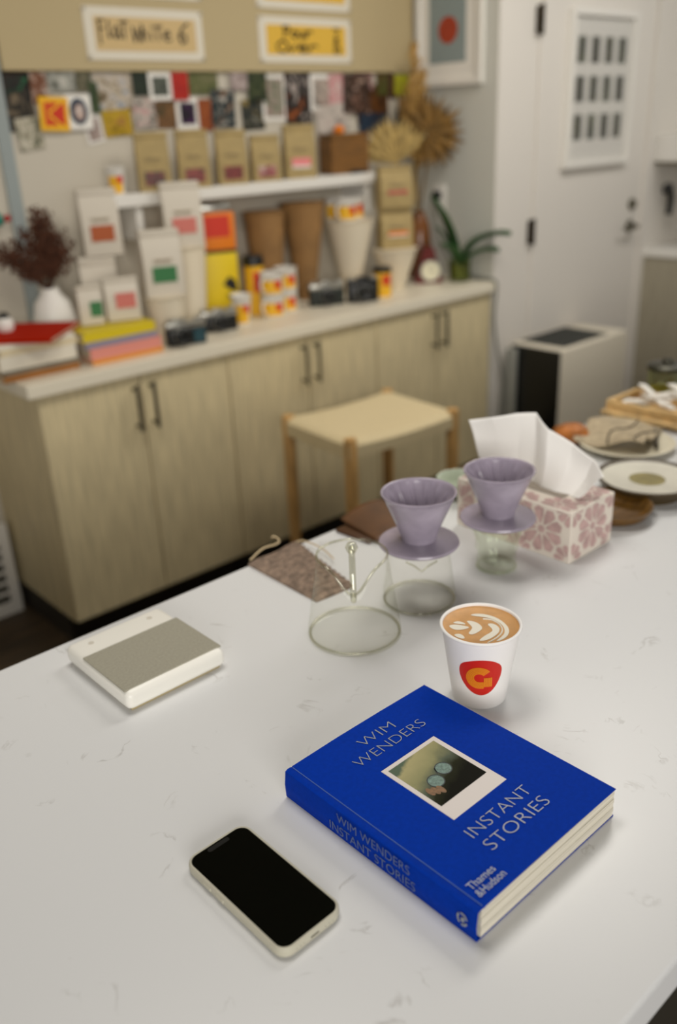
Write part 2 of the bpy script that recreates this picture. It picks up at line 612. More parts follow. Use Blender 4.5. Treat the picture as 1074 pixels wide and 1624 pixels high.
price_card(1.805, 1.854, 0.455, 0.155, M['tan'], 'white framed tan price card handwritten Flat White 6', [
    ('FlaT', -0.180, 0.062, 0.052, 0.0065, .68), ('WhiTe', -0.055, 0.060, 0.044, 0.0065, .86), ('6', 0.120, 0.058, 0.052, 0.0075, 1.0)], 0.0)
price_card(2.513, 1.853, 0.465, 0.155, M['gold'], 'white framed golden price card handwritten Pour Over', [
    ('Pour', -0.120, 0.084, 0.038, 0.0075, 1.15), ('Over', -0.155, 0.037, 0.038, 0.0075, 1.65), ('7', 0.135, 0.094, 0.026, 0.0065, 1.3),
    ('8', 0.135, 0.064, 0.025, 0.0065, 1.3), ('10', 0.130, 0.036, 0.023, 0.0065, 1.3)])
price_card(2.513, 2.032, 0.465, 0.155, M['gold'], 'white framed golden card pinned above the Pour Over card', [])
price_card(1.81, 2.040, 0.455, 0.155, M['tan'], 'white framed tan card pinned above the Flat White card', [])

# ================================================================== PHOTO COLLAGE
# (x, z, w, h, tilt degrees, border, colours, label)
W_, K_, G_ = (222, 214, 200), (22, 20, 16), (70, 84, 44)
PH = [
    (1.337, 1.701, .123, .092, 2, 0, [(30, 120, 70), K_, (50, 38, 24), (92, 70, 44)], 'dark photo of a green bottle at the top left of the collage'),
    (1.335, 1.632, .100, .107, -8, 0, [K_, (44, 38, 28), (150, 132, 104)], 'nearly black photo at the far left of the collage'),
    (1.352, 1.567, .084, .095, -6, 0, [(60, 76, 34), (200, 192, 168), (226, 220, 204)], 'pale green leafy photo hanging lowest at the left of the collage'),
    (1.403, 1.697, .063, .090, 1, 0, [(50, 30, 18), (150, 88, 52), (222, 210, 196)], 'photo of a brown haired figure above the yellow K card'),
    (1.484, 1.718, .109, .064, -1, 0, [(96, 98, 84), (196, 194, 182), (220, 216, 204)], 'pale grey photo above the blue oval portrait'),
    (1.555, 1.718, .056, .065, 0, 0, [(60, 68, 42), (150, 140, 112)], 'small olive photo right of the pale grey photo'),
    (1.587, 1.667, .032, .094, -2, 0, [(40, 60, 28), (86, 104, 60)], 'narrow dark green photo strip beside the blue oval portrait'),
    (1.665, 1.685, .142, .118, 1, 0, [(104, 80, 40), (206, 190, 166), (210, 200, 190), (96, 138, 170)], 'photo of blue sky and white cloud'),
    (1.580, 1.572, .065, .086, -9, .009, [(176, 150, 140), (204, 186, 176)], 'pale pink bordered photo hanging tilted below the collage'),
    (1.666, 1.589, .110, .082, -3, 0, [(140, 100, 20), (206, 172, 30), (196, 132, 74)], 'photo of yellow fruit below the blue sky photo'),
    (1.777, 1.709, .079, .077, 0, 0, [(18, 30, 20), (44, 60, 40), K_], 'almost black green photo right of the blue sky photo'),
    (1.771, 1.616, .090, .095, 2, 0, [(60, 44, 34), (206, 196, 184), (216, 150, 150)], 'photo of a white figure in a pink hat'),
    (1.843, 1.699, .091, .087, 0, .014, [(50, 58, 50), (126, 130, 116)], 'white bordered grey photo left of the red card'),
    (1.923, 1.699, .068, .088, 0, 0, [(190, 28, 18), (206, 44, 24)], 'plain bright red card at the top of the collage'),
    (1.856, 1.610, .116, .091, 1, 0, [(52, 62, 34), (156, 108, 62), (90, 70, 44)], 'brown and green table top photo under the white bordered grey one'),
    (1.951, 1.611, .096, .102, 0, .016, [K_, (24, 16, 30), (120, 40, 130)], 'white bordered black and purple photo under the red card'),
    (2.028, 1.709, .125, .077, 1, 0, [(64, 80, 34), (120, 124, 70), (150, 140, 104)], 'green hillside photo right of the red card'),
    (2.027, 1.605, .061, .104, -1, 0, [(158, 70, 26), (190, 100, 40)], 'narrow rust orange photo beside the purple one'),
    (2.102, 1.625, .108, .126, 2, 0, [(196, 150, 116), (20, 54, 62), (40, 50, 50), (214, 206, 194)], 'portrait photo with teal hat in the middle of the collage'),
    (2.192, 1.718, .093, .067, 0, 0, [(150, 128, 122), (204, 186, 180)], 'dusty pink photo at the top middle of the collage'),
    (2.264, 1.697, .089, .102, 1, 0, [(24, 32, 16), (60, 74, 36), (110, 112, 72)], 'dark green leaf photo left of the tall white bordered print'),
    (2.247, 1.600, .108, .105, -2, 0, [(200, 170, 90), (40, 50, 54), (60, 60, 40), (190, 186, 170)], 'yellow and slate photo below the dark green leaf photo'),
    (2.351, 1.657, .117, .162, 0, .014, [(60, 96, 40), (190, 180, 160), (176, 130, 130)], 'tall white bordered print of green stems'),
    (2.471, 1.656, .135, .188, 0, 0, [(206, 190, 180), (26, 18, 14), (30, 20, 16), (196, 100, 30)], 'large black photo of a white figure over orange cloth'),
    (2.587, 1.672, .114, .132, 1, .016, [(60, 40, 34), (200, 186, 172), (130, 40, 30)], 'white bordered portrait right of the large black photo'),
    (2.682, 1.665, .104, .148, -1, 0, [(216, 206, 196), (222, 150, 150), (224, 218, 208)], 'white photo with a pink figure'),
    (2.650, 1.579, .180, .098, -8, 0, [(206, 190, 180), (216, 206, 194), (150, 132, 124)], 'pale grey tilted photo above the wooden box'),
    (2.774, 1.664, .150, .146, 2, 0, [(206, 170, 150), (40, 26, 20), (70, 42, 26), (150, 110, 90)], 'dark photo of a face near the right of the collage'),
    (2.882, 1.626, .186, .149, -1, 0, [(60, 34, 14), (120, 72, 26), (44, 30, 20)], 'brown photo behind the dried palm leaves'),
    (2.827, 1.715, .109, .066, 0, 0, [(86, 44, 40), (206, 164, 158), (120, 60, 56)], 'pink striped photo at the upper right of the collage'),
    (2.952, 1.705, .098, .091, 0, 0, [(80, 96, 30), (112, 84, 44)], 'olive and brown photo near the right end of the collage'),
    (2.997, 1.693, .046, .092, 1, 0, [(70, 20, 18), (96, 34, 26)], 'narrow dark red photo beside the lime card'),
    (3.048, 1.697, .086, .083, 0, 0, [(190, 190, 30), (206, 204, 40)], 'lime yellow card at the right end of the collage'),
    (2.872, 1.554, .165, .078, 2, 0, [(16, 20, 28), (40, 66, 90), (60, 40, 24)], 'dark blue photo low behind the dried palm fan'),
    (3.050, 1.574, .071, .060, 0, 0, [K_, (150, 140, 120)], 'small black photo lowest at the right of the collage'),
]
for i, (x, z, w, h, tilt, bd, cols, lab) in enumerate(PH):
    y = WY - 0.0025 - (i % 7) * 0.0022
    cols = [tuple(int(v * (.80 if max(c) < 200 else .90)) for v in c) for c in cols]
    m = picture('photo_print_%02d' % i, cols, 2.6 + (i % 4) * 0.5, i * 1.37)
    if bd:
        t = thing('photo_print', lab, 'photo', (x, y, z - h / 2), 0, 'photos of the wall collage')
        t.rotation_euler = (0, math.radians(tilt), 0)
        MB().box(-w / 2, w / 2, -0.001, 0.001, 0, h).build('paper', M['paper'], t)
        MB().box(-w / 2 + bd, w / 2 - bd, -0.0018, -0.001, bd, h - bd).build('image', m, t)
    else:
        o = MB().box(-w / 2, w / 2, -0.001, 0.001, 0, h).build('photo_print', m)
        tag(o, lab, 'photo', 'photos of the wall collage')
        o.location = (x, y, z - h / 2)
        o.rotation_euler = (0, math.radians(tilt), 0)

# yellow card with a red K mark
t = thing('yellow_card', 'yellow card with a red square letter K mark on the wall', 'card', (1.431, WY - 0.019, 1.571))
t.rotation_euler = (0, math.radians(3), 0)
MB().box(-0.05, 0.05, -0.001, 0.001, 0, 0.1).build('card', M['yellow'], t)
k = MB()
for poly in ([(-0.034, 0.014), (-0.020, 0.014), (-0.020, 0.084), (-0.034, 0.084)],
             [(-0.016, 0.050), (0.030, 0.084), (0.036, 0.084), (0.036, 0.016), (0.030, 0.016)],
             [(-0.018, 0.058), (-0.018, 0.084), (0.018, 0.084)], [(-0.018, 0.042), (-0.018, 0.016), (0.016, 0.016)]):
    k.add([(p[0], -0.0018, p[1]) for p in poly], [tuple(range(len(poly)))])
k.build('mark', M['red'], t)
# white card with an oval portrait
t = thing('portrait_card', 'white card with a dark blue oval portrait on the wall', 'card', (1.521, WY - 0.017, 1.573))
MB().box(-0.046, 0.046, -0.001, 0.001, 0, 0.105).build('card', M['paper'], t)


def oval(cx, cz, rx, rz, y, n=28):
    return [(cx + rx * math.cos(2 * PI * i / n), y, cz + rz * math.sin(2 * PI * i / n)) for i in range(n)]


MB().add(oval(0, 0.054, 0.032, 0.040, -0.0018), [tuple(range(28))]).build('oval', pm('navy_print', (30, 46, 66), 0.5), t)
MB().add(oval(0.001, 0.052, 0.017, 0.024, -0.0024), [tuple(range(28))]).build('face', picture('oval_face', [(60, 60, 70), (196, 166, 150), (206, 196, 190)], 3, 3.3), t)

# ================================================================== SHELF
t = thing('wall_shelf', 'white shelf on the wall carrying the row of kraft coffee bags', 'shelf', (2.12, WY, 1.33))
MB().rbox(-0.60, 0.60, -0.17, 0.0, 0, 0.04, 0.004, 2).build('board', M['white'], t)
for x in (-0.5, 0.575):
    MB().box(x - 0.012, x + 0.012, -0.15, 0, -0.11, 0).build('bracket', M['white'], t)
SH = 1.37


# ------------------------------------------------------------------ coffee bags
def make_bag(name, label, loc, rz, w, d, h, body, lab_mat, lab_rect, group, lines=True, lab2=None):
    """flat-bottomed side-gusset bag with folded top; front faces local -y"""
    t = thing(name, label, 'coffee bag', loc, rz, group)
    rows = [(0, 1, 0.0), (0.03, 1.03, 0.06), (0.35, 1.05, 0.10), (0.62, 0.96, 0.16), (0.84, 0.55, 0.30), (0.95, 0.30, 0.35)]
    vs = []
    for (z, dd, g) in rows:
        hw = w / 2 * (1.0 if z > 0 else 0.98)
        yd = d / 2 * dd
        vs += [(-hw, -yd, z * h), (0, -yd * 1.06, z * h), (hw, -yd, z * h), (hw - g * d * 0.5, 0, z * h), (hw, yd, z * h), (0, yd * 1.05, z * h),
               (-hw, yd, z * h), (-hw + g * d * 0.5, 0, z * h)]
    fs = []
    n = 8
    for k in range(len(rows) - 1):
        for i in range(n):
            j = (i + 1) % n
            fs.append((k * n + i, k * n + j, (k + 1) * n + j, (k + 1) * n + i))
    fs.append(tuple(reversed(range(n))))
    fs.append(tuple(range((len(rows) - 1) * n, len(rows) * n)))
    MB().add(vs, fs).build('body', body, t, 35)
    yd = d / 2 * 0.36
    MB().rbox(-w / 2 - 0.002, w / 2 + 0.002, -yd - 0.006, yd + 0.004, h * 0.90, h, 0.004, 2).build('folded_top', body, t, 40)
    x0, x1, z0, z1 = lab_rect
    yl = -d / 2 * 1.135
    MB().box(x0 * w, x1 * w, yl - 0.0008, yl + 0.002, z0 * h, z1 * h).build('label', lab_mat, t)
    if lab2:
        MB().box(x0 * w, x1 * w, yl - 0.0009, yl + 0.002, z0 * h - 0.32 * (z1 - z0) * h, z0 * h).build('label', lab2, t)
    if lines:
        mb = MB()
        for (a, b, z) in ((-0.25, 0.24, 0.56), (-0.2, -0.02, 0.535), (0.02, 0.2, 0.535)):
            mb.box(a * w, b * w, yl + 0.000, yl + 0.004, z * h - 0.0012, z * h + 0.0012)
        mb.build('print_lines', pm('faded_print', (150, 132, 100), 0.8), t)
    return t


def sticker(i, cols):
    return picture('bag_sticker_%s' % i, cols, 3.2, 5 + i * 2.1)


TH = math.radians(-24)
shelf_bags = [
    (1.712, .186, .108, sticker(0, [(70, 26, 18), (40, 18, 14), (150, 60, 40)]), None, 'kraft coffee bag with a dark red photo sticker, first from the left on the shelf'),
    (1.875, .188, .108, sticker(1, [(30, 16, 14), (110, 40, 36), (150, 70, 60)]), None, 'kraft coffee bag with a maroon round motif sticker, second from the left on the shelf'),
    (2.040, .182, .108, sticker(2, [(36, 20, 16), (130, 50, 44), (90, 30, 26)]), None, 'kraft coffee bag with a maroon sticker, third from the left on the shelf'),
    (2.195, .160, .106, sticker(3, [(30, 20, 18), (170, 90, 90), (200, 190, 176)]), None, 'shorter kraft coffee bag with a black and pink sticker on the shelf'),
    (2.362, .190, .118, sticker(4, [(226, 90, 70), (230, 140, 150), (230, 120, 60)]), M['paper'], 'kraft coffee bag with a pink and orange sticker beside the wooden box'),
]
for (x, h, w, st, l2, lab) in shelf_bags:
    make_bag('coffee_bag', lab, (x, 2.80, SH), TH, w, 0.062, h, M['kraft'], st, (-0.32, 0.30, 0.10 if not l2 else 0.24, 0.34 if not l2 else 0.38), 'kraft coffee bags on the shelf', True, l2)

# ------------------------------------------------------------------ white coffee bags on the counter
G1 = 'white coffee bags on the back counter'
c_rust, c_pink, c_green = pm('rust_sticker', (172, 84, 36), 0.6), pm('pink_sticker', (206, 116, 104), 0.6), pm('green_sticker', (52, 116, 66), 0.6)
RECT = (-0.30, 0.32, 0.22, 0.46)
make_bag('coffee_bag', 'tall plain white paper bag under the rust labelled bag', (1.445, 2.79, CT), math.radians(-20), .118, .075, 0.282, M['wpaper'], M['wpaper'], RECT, G1, False)
make_bag('coffee_bag', 'white coffee bag with a rust brown label, highest at the left', (1.478, 2.79, CT + 0.283), math.radians(-20), .122, .070, 0.208, M['wpaper'], c_rust, RECT, G1)
make_bag('coffee_bag', 'white coffee bag with a pink label below the shelf', (1.742, 2.705, 1.190), math.radians(-22), .130, .075, 0.210, M['wpaper'], c_pink, RECT, G1)
make_bag('coffee_bag', 'large white coffee bag with a green label in front of the pink labelled bag', (1.588, 2.618, 1.056), math.radians(-20), .128, .075, 0.210, M['wpaper'], c_green, RECT, G1)
make_bag('coffee_bag', 'small white coffee bag with a green label on the coloured books', (1.305, 2.60, 1.010), math.radians(-20), .072, .050, 0.118, M['wpaper'], c_green, (-0.05, 0.46, 0.22, 0.60), G1, False)
make_bag('coffee_bag', 'small white coffee bag with a pink label on the coloured books', (1.408, 2.585, 1.010), math.radians(-20), .104, .062, 0.130, M['wpaper'], c_pink, (-0.22, 0.38, 0.30, 0.66), G1, False)


# ------------------------------------------------------------------ cone filter stacks
def cone_stack(label, x, y, z0, z1, r0, r1, mat, layers=9, squash=1.0, rz=0.0, rim=0.004, group='stacked cone coffee filters'):
    t = thing('cone_filter_stack', label, 'coffee filters', (x, y, z0), rz, group)
    h = z1 - z0
    prof = [(0, 0), (r0, 0)]
    for k in range(layers):
        a = (k + 1) / layers
        rr = r0 + (r1 - r0) * a
        prof += [(rr - 0.0018, h * (a - 0.35 / layers)), (rr, h * a - 0.004)]
    prof += [(r1 + rim, h - 0.002), (r1 + rim, h)]
    mb = MB().lathe(prof + [(0, h)], 36)
    mb.v = [(p[0], p[1] * squash, p[2]) for p in mb.v]
    mb.build('filters', mat, t, 50)
    # seam folds down the side
    for a in (-2.4, -1.2):
        ca, sa = math.cos(a), math.sin(a) * squash
        MB().tube([((r0 + 0.001) * ca, (r0 + 0.001) * sa, 0.004), ((r1 + 0.001) * ca, (r1 + 0.001) * sa, h - 0.004)], 0.0016, 6).build('seam', mat, t)
    return t


FP = pm('white_filter_paper', (226, 214, 190), 0.85, bump=0.08, bscale=50)
cone_stack('white cone filter stack carrying the pink labelled bag', 1.742, 2.715, CT, 1.189, .056, .078, FP)
cone_stack('low white filter stack under the green labelled bag', 1.588, 2.618, CT, 1.055, .050, .068, FP, 6)
cone_stack('white cone filter stack carrying two yellow mugs', 2.59, 2.775, CT, 1.196, .030, .100, FP, 10)
cone_stack('white cone filter stack under the pair of kraft bags', 2.742, 2.665, CT, 1.072, .034, .092, FP, 7)
cone_stack('brown paper cone filter stack left of its brown twin', 2.190, 2.825, CT, 1.262, .052, .080, M['brownpaper'], 11)
cone_stack('brown paper cone filter stack right of its brown twin', 2.372, 2.810, CT, 1.280, .036, .088, M['brownpaper'], 12)
KS = sticker(7, [(60, 60, 100), (200, 80, 70), (150, 60, 80)])
KS2 = sticker(8, [(220, 110, 40), (226, 140, 60), (200, 80, 60)])
make_bag('coffee_bag', 'lower kraft coffee bag with an orange and white label on the cone filters', (2.752, 2.675, 1.073), TH, .138, .070, 0.158, M['kraft'], KS2, (-0.30, 0.32, 0.34, 0.44), 'kraft bags stacked at the right', True, M['paper'])
make_bag('coffee_bag', 'upper kraft coffee bag with a purple label right of the shelf', (2.752, 2.675, 1.232), TH, .138, .070, 0.160, M['kraft'], KS, (-0.30, 0.32, 0.34, 0.42), 'kraft bags stacked at the right', True)


# ------------------------------------------------------------------ books on the back counter
def book(label, x0, x1, y0, y1, z0, z1, cover, rz=0.0, pages=None, group=None, c=None):
    cx, cy = (x0 + x1) / 2, (y0 + y1) / 2
    t = thing('book', label, 'book', (cx, cy, z0), rz, group)
    hx, hy, h = (x1 - x0) / 2, (y1 - y0) / 2, z1 - z0
    cth = min(0.003, h * 0.18)
    MB().box(-hx + 0.004, hx - 0.004, -hy + 0.003, hy - 0.004, cth, h - cth).build('pages', pages or M['cream'], t)
    cv = MB()
    cv.box(-hx, hx, -hy, hy, 0, cth).box(-hx, hx, -hy, hy, h - cth, h)
    cv.rbox(-hx, hx, -hy - 0.001, -hy + 0.003, 0, h, 0.001, 1)
    cv.build('cover', cover, t)
    return t


g = 'books stacked at the left end of the counter'
z = CT
for (h, col, dx, lab) in ((.020, (150, 96, 40), .0, 'thin ochre book at the bottom of the left stack'),
                          (.014, (120, 112, 96), .006, 'thin grey book second from the bottom of the left stack'),
                          (.042, (222, 214, 196), -.004, 'thick white book in the middle of the left stack'),
                          (.018, (216, 200, 164), .004, 'cream paperback near the top of the left stack'),
                          (.014, (226, 218, 200), -.002, 'thin white booklet directly under the red book')):
    book(lab, 0.955 + dx, 1.195 + dx, 2.505, 2.69, z, z + h, pm('book_%s' % lab[:18], col, 0.5), 0, None, g)
    z += h + 0.0003
RED_Z = z
book('bright orange red book lying crooked on top of the left stack', 0.965, 1.205, 2.470, 2.715, z, z + 0.012, pm('red_cover', (168, 30, 4), 0.7, spec=0.05), math.radians(-46), None, g)
g = 'coloured books under the small coffee bags'
z = CT
for (h, col, dx, lab) in ((.014, (216, 140, 40), .004, 'orange book at the bottom of the coloured stack'),
                          (.036, (218, 140, 126), .0, 'thick salmon pink book in the coloured stack'),
                          (.020, (142, 134, 152), -.012, 'lavender grey book in the coloured stack'),
                          (.030, (214, 190, 30), -.016, 'yellow book on top of the coloured stack')):
    book(lab, 1.232 + dx, 1.482 + dx, 2.495, 2.675, z, z + h, pm('book_%s' % lab[:18], col, 0.5), math.radians(-1), None, g)
    z += h + 0.0003

# small white figure with a dark cap, cut by the left edge of the view
t = thing('ceramic_pot', 'small white ceramic pot with dark lid on the red book', 'pot', (1.045, 2.645, RED_Z + 0.012))
MB().lathe([(0, 0), (.020, 0), (.026, .012), (.024, .032), (.017, .040), (0, .040)], 28).build('body', M['white'], t, 50)
MB().lathe([(0, .040), (.018, .040), (.015, .050), (.005, .055), (0, .056)], 24).build('lid', M['ink'], t, 50)

# white vase with dried red-brown flowers
vx, vy = 1.262, 2.775
t = thing('vase', 'round white vase behind the left book stack', 'vase', (vx, vy, CT))
MB().lathe([(0, 0), (.045, 0), (.065, .05), (.068, .10), (.055, .16), (.030, .19), (.028, .205), (.024, .205), (.024, .19), (0, .18)], 36).build('body', M['white'], t, 50)
t = thing('dried_flowers', 'bunch of dried red brown flowers in the white vase', 'flowers', (vx, vy, CT + 0.185))
rf = random.Random(3)
fm = pm('dried_rust_flower', (84, 48, 28), 0.9, var=0.35, scale=60)
sm = pm('dried_dark_stem', (66, 42, 26), 0.9)
tips = [(-.125, .03, .150), (-.100, -.02, .135), (-.135, 0, .125), (-.045, .01, .20), (-.02, -.03, .225), (.005, .0, .245), (.012, .02, .235), (.03, -.01, .19), (.055, .01, .175), (.07, -.02, .14), (.03, .03, .16), (-.07, .02, .165), (.062, .03, .12)]
for (tx, ty, tz) in tips:
    st = MB().tube([(0, 0, 0), (tx * .35, ty * .4, tz * .5), (tx, ty, tz)], 0.0022, 6).build('stem', sm, t)
    fl = MB()
    for k in range(110):
        a = rf.uniform(0.40, 1.08)
        sp = 0.014 * (1.25 - abs(a - 0.8))
        px = tx * (a * a * .5 + a * .5) + rf.gauss(0, sp)
        py = ty * a + rf.gauss(0, sp)
        pz = tz * a + rf.gauss(0, sp * .7)
        s = rf.uniform(.0035, .008)
        fl.add([(px - s, py, pz), (px, py - s, pz + s * .4), (px + s, py, pz), (px, py + s, pz + s * .4), (px, py, pz + s * 1.4), (px, py, pz - s)],
               [(0, 1, 4), (1, 2, 4), (2, 3, 4), (3, 0, 4), (1, 0, 5), (2, 1, 5), (3, 2, 5), (0, 3, 5)])
    fl.build('bloom', fm, t)['kind'] = 'stuff'

# teal toy with a red dot, cut by the left edge
t = thing('glass_ornament', 'teal glass ornament with a red bead hanging at the far left', 'ornament', (1.172, 2.885, 1.30))
MB().lathe([(0, 0), (.02, .006), (.027, .022), (.02, .038), (0.008, .046), (0, .046)], 24).build('body', pm('teal_glass', (40, 130, 110), 0.2), t, 50)
MB().lathe([(0, 0), (.009, .003), (.012, .012), (.009, .021), (0, .024)], 16, (.037, -.004, .012)).build('bead', pm('red_bead', (170, 40, 36), 0.3), t, 50)
MB().tube([(0, 0, .045), (0, .03, .06)], .002, 6).build('hook', M['steel'], t)


# ------------------------------------------------------------------ mugs, cups, film canisters
def arc_patch(r0, r1, z0, z1, a0, a1, n=10, off=0.0006):
    """patch wrapped on a cone between heights z0,z1 (radius r0->r1), angles a0..a1"""
    return MB().grid(lambda u, v: ((r0 + (r1 - r0) * v + off) * math.cos(a0 + (a1 - a0) * u), (r0 + (r1 - r0) * v + off) * math.sin(a0 + (a1 - a0) * u), z0 + (z1 - z0) * v), n, 1)


FA = math.radians(-127)  # direction facing the photographer from the back counter


def make_mug(label, loc, group, h=0.080, r=0.043, ha=-2.9):
    t = thing('mug', label, 'mug', loc, 0, group)
    MB().lathe([(0, 0), (r * .92, 0), (r, .005), (r, h * .94), (r + .0025, h * .97), (r + .002, h), (r - .003, h), (r - .003, .01), (0, .008)], 32).build('body', M['white'], t, 50)
    b = arc_patch(r, r, h * .10, h * .68, FA - .95, FA + .95, 14).build('yellow_label', M['yellow'], t)
    arc_patch(r, r, h * .30, h * .68, FA + .25, FA + .85, 6, .0012).build('red_mark', M['red'], b)
    ca, sa = math.cos(ha), math.sin(ha)
    pts = []
    for k in range(9):
        q = PI * k / 8
        pts.append(((r - .002 + .022 * math.sin(q)) * ca, (r - .002 + .022 * math.sin(q)) * sa, h * .5 + h * .30 * math.cos(q)))
    MB().tube(pts, .0042, 8).build('handle', M['white'], t, 60)
    return t


gm = 'yellow labelled mugs'
make_mug('yellow labelled white mug, lower left of the four stacked mugs', (2.060, 2.640, CT), gm)
make_mug('yellow labelled white mug, lower right of the four stacked mugs', (2.165, 2.690, CT), gm)
make_mug('yellow labelled white mug, upper left of the four stacked mugs', (2.062, 2.642, CT + .081), gm)
make_mug('yellow labelled white mug, upper right of the four stacked mugs', (2.168, 2.690, CT + .081), gm)
make_mug('yellow labelled white mug, left of the two on the white filter stack', (2.545, 2.742, 1.1965), gm, .085, .042, -3.0)
make_mug('yellow labelled white mug, right of the two on the white filter stack', (2.628, 2.785, 1.1965), gm, .085, .042, 0.2)
make_mug('plain looking white mug standing behind the two mugs below the shelf end', (2.560, 2.835, 1.1965), gm, .085, .036, 2.0)


def paper_cup(label, loc, h, r0, r1, group=None):
    t = thing('paper_cup', label, 'cup', loc, 0, group)
    MB().lathe([(0, .004), (r0 - .002, .004), (r0 - .001, 0), (r0, 0), (r1, h - .004), (r1 + .002, h - .002), (r1, h), (r1 - .002, h - .002), (r0 - .001, .006), (0, .005)], 32).build('body', M['white'], t, 50)
    rr = lambda q: r0 + (r1 - r0) * q
    b = arc_patch(rr(.06), rr(.68), h * .06, h * .68, FA - .8, FA + .9, 12).build('yellow_label', M['yellow'], t)
    arc_patch(rr(.42), rr(.68), h * .42, h * .68, FA + .2, FA + .9, 6, .0012).build('red_mark', M['red'], b)
    return t


paper_cup('single yellow labelled paper cup on the counter between camera and mugs', (1.905, 2.625, CT), .105, .026, .037)
paper_cup('white and yellow paper cup alone at the left end of the shelf', (1.572, 2.81, SH), .085, .024, .033)


def film_can(label, loc, h, r):
    t = thing('film_canister', label, 'canister', loc, 0, 'film canisters on the back counter')
    MB().lathe([(0, 0), (r, 0), (r, h * .84), (0, h * .84)], 28).build('body', M['yellow'], t, 40)
    MB().lathe([(0, h * .84), (r + .003, h * .84), (r + .003, h * .97), (r, h), (0, h)], 28).build('lid', M['black'], t, 40)
    arc_patch(r, r, h * .40, h * .74, FA - .1, FA + 1.0, 8).build('red_label', M['red'], t)


film_can('tall yellow film canister with black lid behind the stacked mugs', (2.052, 2.732, CT), .215, .036)
film_can('short yellow film canister with black lid beside the black camera', (2.598, 2.60, CT), .115, .036)

# tall yellow film pack
t = thing('film_pack', 'tall yellow and orange film pack with a silver top', 'package', (1.950, 2.815, CT), math.radians(-22))
MB().rbox(-.068, .068, -.038, .038, 0, .235, .006, 2).build('lower_pack', M['lemon'], t, 40)
MB().rbox(-.068, .068, -.038, .038, .243, .375, .006, 2).build('upper_pack', M['orange'], t, 40)
MB().box(-.067, .067, -.037, .037, .233, .245).build('band', M['ink'], t)
MB().rbox(-.06, .06, -.030, .030, .372, .405, .008, 2).build('silver_top', M['silver'], t, 40)
MB().box(-.045, .048, -.0392, -.037, .290, .365).build('red_square', M['red'], t)
mk = MB()
for poly in ([(.005, .12), (.03, .15), (.055, .13), (.06, .09), (.03, .10)], [(.015, .085), (.05, .08), (.04, .05)]):
    mk.add([(p[0], -.0392, p[1]) for p in poly], [tuple(range(len(poly)))])
mk.build('dark_mark', M['ink'], t)


# ------------------------------------------------------------------ film cameras
def film_camera(label, loc, rz, w, h, body, top, lens_r=.026, off=0.0, tealside=False):
    t = thing('film_camera', label, 'camera', loc, rz, 'film cameras along the counter')
    d = .040
    MB().rbox(-w / 2, w / 2, -d / 2, d / 2, 0, h * .68, .008, 3).build('body', body, t, 40)
    MB().rbox(-w / 2, w / 2, -d / 2 + .001, d / 2 - .001, h * .66, h * .88, .005, 2).build('top_plate', top, t, 40)
    MB().rbox(-.022 + off, .022 + off, -d / 2 + .002, d / 2 - .004, h * .86, h, .005, 2).build('viewfinder', top, t, 40)
    ln = MB().lathe([(0, 0), (lens_r, 0), (lens_r, .016), (lens_r * .9, .018), (lens_r * .9, .032), (lens_r * .75, .034), (lens_r * .6, .030), (0, .029)], 28)
    ln.xform(Matrix.Translation((off, -d / 2, h * .40)) @ Matrix.Rotation(PI / 2, 4, 'X'))
    lo = ln.build('lens', M['black'], t, 40)
    rg = MB().lathe([(lens_r + .001, .004), (lens_r + .0025, .004), (lens_r + .0025, .010), (lens_r + .001, .010)], 28)
    rg.xform(Matrix.Translation((off, -d / 2, h * .40)) @ Matrix.Rotation(PI / 2, 4, 'X'))
    rg.build('ring', M['silver'], lo, 40)
    for x, r in ((-w * .38, .010), (w * .33, .011), (w * .44, .005)):
        MB().lathe([(0, 0), (r, 0), (r, .008), (r * .8, .010), (0, .010)], 16, (x, 0, h * .88)).build('dial', M['silver'], t, 40)
    if tealside:
        MB().box(w * .16, w * .46, -d / 2 - .0012, -d / 2 + .001, h * .08, h * .58).build('leather_patch', pm('teal_leather', (30, 66, 74), 0.6), t)
    return t


film_camera('black and chrome camera with a teal patch beside the coloured books', (1.585, 2.510, CT), math.radians(-14), .135, .088, M['black'], M['silver'], off=-.02, tealside=True)
film_camera('black camera with a chrome top beside the single paper cup', (1.782, 2.600, CT), math.radians(-18), .132, .080, M['black'], M['silver'])
film_camera('chrome topped camera with dark green leather right of the mugs', (2.328, 2.64, CT), math.radians(-24), .140, .096, pm('dark_green_leather', (30, 36, 30), 0.6, bump=.2, bscale=300), M['silver'])
film_camera('all black camera beside the short film canister', (2.462, 2.575, CT), math.radians(-30), .125, .098, M['black'], M['black'], .030)

# ------------------------------------------------------------------ wooden box on the shelf
t = thing('wooden_box', 'brown wooden box at the right end of the shelf', 'box', (2.625, 2.83, SH), math.radians(-14))
wd = pm('brown_box_wood', (120, 80, 28), 0.55, var=.2, scale=8, stretch=(2, 2, 14))
MB().rbox(-.085, .085, -.055, .055, 0, .135, .003, 1).build('body', wd, t)
MB().rbox(-.087, .087, -.057, .057, .136, .150, .003, 1).build('lid', wd, t)
tag(MB().lathe([(0, 0), (.018, .002), (.024, .014), (.016, .028), (0, .032)], 20, (2.612, 2.84, SH + .150)).build('orange_ornament', M['orange'], None, 50),
    'small orange ornament on top of the wooden box', 'ornament')
tag(MB().rbox(2.600, 2.675, 2.752, 2.770, SH, SH + .014, .005, 2).build('black_clip', M['black'], None, 40), 'small black clip lying in front of the wooden box', 'clip')


